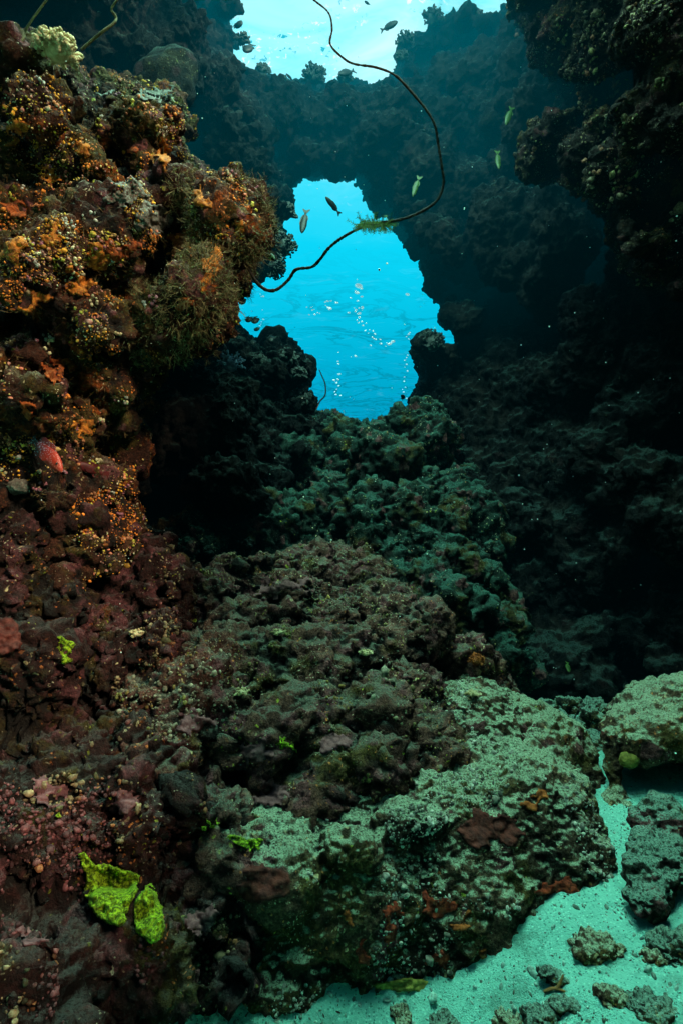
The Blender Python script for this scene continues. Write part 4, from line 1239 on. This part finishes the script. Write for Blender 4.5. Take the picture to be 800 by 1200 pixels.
def small_fish(label, skin, L, hh, loc, dirv, up=(0, 0, 1), group=None, cat='fish', name='reef_fish'):
    root = empty(name, (0, 0, 0)); tag(root, label, cat, group)
    prof = [(-.38, 0, .12 * hh, .06 * hh), (-.3, 0, .2 * hh, .1 * hh), (-.15, 0, .37 * hh, .18 * hh), (.02, 0, .48 * hh, .24 * hh), (.18, 0, .5 * hh, .25 * hh), (.33, 0, .4 * hh, .2 * hh), (.43, 0, .26 * hh, .14 * hh), (.49, 0, .1 * hh, .07 * hh), (.5, 0, .03 * hh, .02 * hh)]
    V, Fq = ring_mesh([(a * L, b * L, c_ * L, d_ * L) for a, b, c_, d_ in prof], 12)
    link('body', mesh_np('body', V, Fq), [skin], root)
    f = lambda pts: [(a * L, b * L) for a, b in pts]
    tl = .05 + .30 * hh
    fin('tail_fin', f([(-.36, -.03), (-.36, .03), (-.52, tl), (-.57, tl), (-.50, 0), (-.57, -tl), (-.52, -tl)]), skin, root, th=.012 * L)
    fin('dorsal_fin', f([(.22, .42 * hh), (.1, .62 * hh), (-.15, .56 * hh), (-.27, .38 * hh), (-.3, .12 * hh)]), skin, root, th=.012 * L)
    fin('anal_fin', f([(-.02, -.42 * hh), (-.14, -.55 * hh), (-.26, -.38 * hh), (-.3, -.12 * hh)]), skin, root, th=.012 * L)
    place(root, loc, dirv, up)
    return root

def fish_px(label, skin, a, b, y, hh, group=None, dy=0.15):
    """head at pixel a, tail tip at pixel b, at distance y"""
    A, B = at(a[0], a[1], y - dy * 0.3), at(b[0], b[1], y + dy * 0.3)
    L = (A - B).length / 1.05
    d = (A - B).normalized()
    side = Vector((0, 1, 0))
    up = d.cross(side)
    if up.z < 0: up = -up
    small_fish(label, skin, L, hh, (A + B) / 2, d, up, group)

fish_px('oval dark fish swimming right near the top of the upper opening', M_DARKF, (466, 25), (446, 36), 6.6, .42)
fish_px('dark fish facing left just above the arch rim', M_DARKF, (397, 87), (415, 83), 6.7, .42)
fish_px('small round dark fish at the left of the upper opening, the higher of two', M_DARKF, (284, 28), (274, 30), 6.3, .7)
fish_px('small dark fish at the left of the upper opening, the lower of two', M_DARKF, (287, 61), (296, 52), 6.3, .55)
fish_px('tiny dark fish at the upper right of the bright surface', M_DARKF, (427, 2), (433, 5), 6.9, .5)
fish_px('little dark fish nosing down to the arch rim', M_DARKF, (335, 86), (344, 95), 6.9, .3)
fish_px('slim dark fish pointing head down in the blue opening', M_DARKF, (353.5, 274), (359, 246), 5.6, .22)
fish_px('slim dark fish heading up left in the blue opening', M_DARKF, (381, 230), (398, 251), 5.6, .26)
fish_px('slim green wrasse half hidden by shadow at the left of the blue opening', M_GREENF, (323, 305), (301, 289), 4.4, .26)
fish_px('slim green wrasse against the dark rock right of the whip coral', M_GREENF, (483, 231), (491, 207), 5.4, .17)
fish_px('upright slim green wrasse in front of the dark right wall, lower of two', M_GREENF, (584, 199), (582, 177), 5.4, .17)
fish_px('slim green wrasse in front of the dark right wall, upper of two', M_GREENF, (592, 147), (599, 126), 5.4, .2)
fish_px('tiny pale green fish above the rubble in the dark right recess', M_GREENF, (666, 788), (664, 776), 4.3, .3)
for a, b in [((286, 356), (282, 350)), ((293, 377), (290, 371)), ((299, 379), (299, 371)), ((302, 387), (300, 384)), ((297, 404), (296, 398)), ((318, 401), (317, 392)), ((473, 463), (470, 468))]:
    fish_px('tiny black damselfish silhouetted against the edge of the blue opening', M_DARKF, a, b, 6.4, .6, 'tiny damselfish by the opening')

# ------------------------------------------------------------------ bubbles and drifting specks
t = NT('bubble_film')
t.bsdf((0.9, 0.95, 0.95), .15, None, .6, **{'Emission Color': (0.55, 0.95, 1.0, 1), 'Emission Strength': .38})  # slight glow stands in for light the bubbles would reflect
M_BUB = t.m
bub = []
def col_b(x0, y0, x1, y1, n, jit, r0, r1):
    for i in range(n):
        u = rng.uniform()
        bub.append((x0 + (x1 - x0) * u + rng.normal(0, jit), y0 + (y1 - y0) * u + rng.normal(0, 1.5), rng.uniform(r0, r1)))
col_b(308, 332, 304, 412, 16, 1.6, .6, 1.2)
col_b(421, 330, 419, 378, 22, 4.0, .7, 1.7)
col_b(428, 378, 440, 398, 12, 5.0, .7, 1.5)
col_b(385, 352, 372, 368, 14, 8.0, .7, 1.6)
col_b(478, 390, 472, 478, 18, 1.6, .6, 1.3)
col_b(398, 412, 394, 470, 12, 2.2, .7, 1.5)
col_b(455, 400, 402, 425, 8, 6, .6, 1.4)
for px, py, rp in [(420, 335, 3.6), (418, 343, 2.0), (456, 403, 2.4), (386, 361, 2.2), (477, 345, 2.0), (460, 400, 2.0)]: bub.append((px, py, rp))
pr = None
V, T = ico(2)
s = Soup(); s.add(V * np.array([1, 1, .72]), T)
bme = s.mesh('bubble'); bme.materials.append(M_BUB)
for i, (px, py, rp) in enumerate(bub):
    o = bpy.data.objects.new('bubble', bme)
    col.objects.link(o)
    y = rng.uniform(8.4, 9.2)
    o.location = at(px, py, y)
    k = rp * y / F * rng.uniform(.8, 1.1)
    o.scale = (k * rng.uniform(1.0, 1.7), k, k)
    o.rotation_euler = (0, rng.uniform(-.5, .5), 0)
    tag(o, 'white air bubble rising in the blue water beyond the arch', 'bubble', 'air bubbles rising beyond the arch', 'thing')

M_SNOW = plain_mat('drifting_speck', (0.6, 0.7, 0.62), (0.8, 0.85, 0.8), bump=0)
s = Soup()
for i in range(260):
    y = rng.uniform(2.2, 6.0)
    px, py = rng.uniform(0, 800), rng.uniform(60, 900)
    s.blob(at(px, py, y), 0.0024 * y / 3 * math.exp(rng.normal(0, .35)), sub=1)
o = link('marine_snow', s.mesh('marine_snow'), [M_SNOW])
tag(o, 'pale drifting specks suspended in the dark water', 'marine snow', kind='stuff')


scene.render.engine = 'CYCLES'
scene.cycles.use_denoising = True
scene.cycles.max_bounces = 5
scene.cycles.diffuse_bounces = 3
scene.cycles.volume_step_rate = 1.0
scene.cycles.volume_max_steps = 32
scene.view_settings.view_transform = 'Standard'
scene.view_settings.look = 'None'
scene.view_settings.exposure = 0
scene.view_settings.gamma = 1
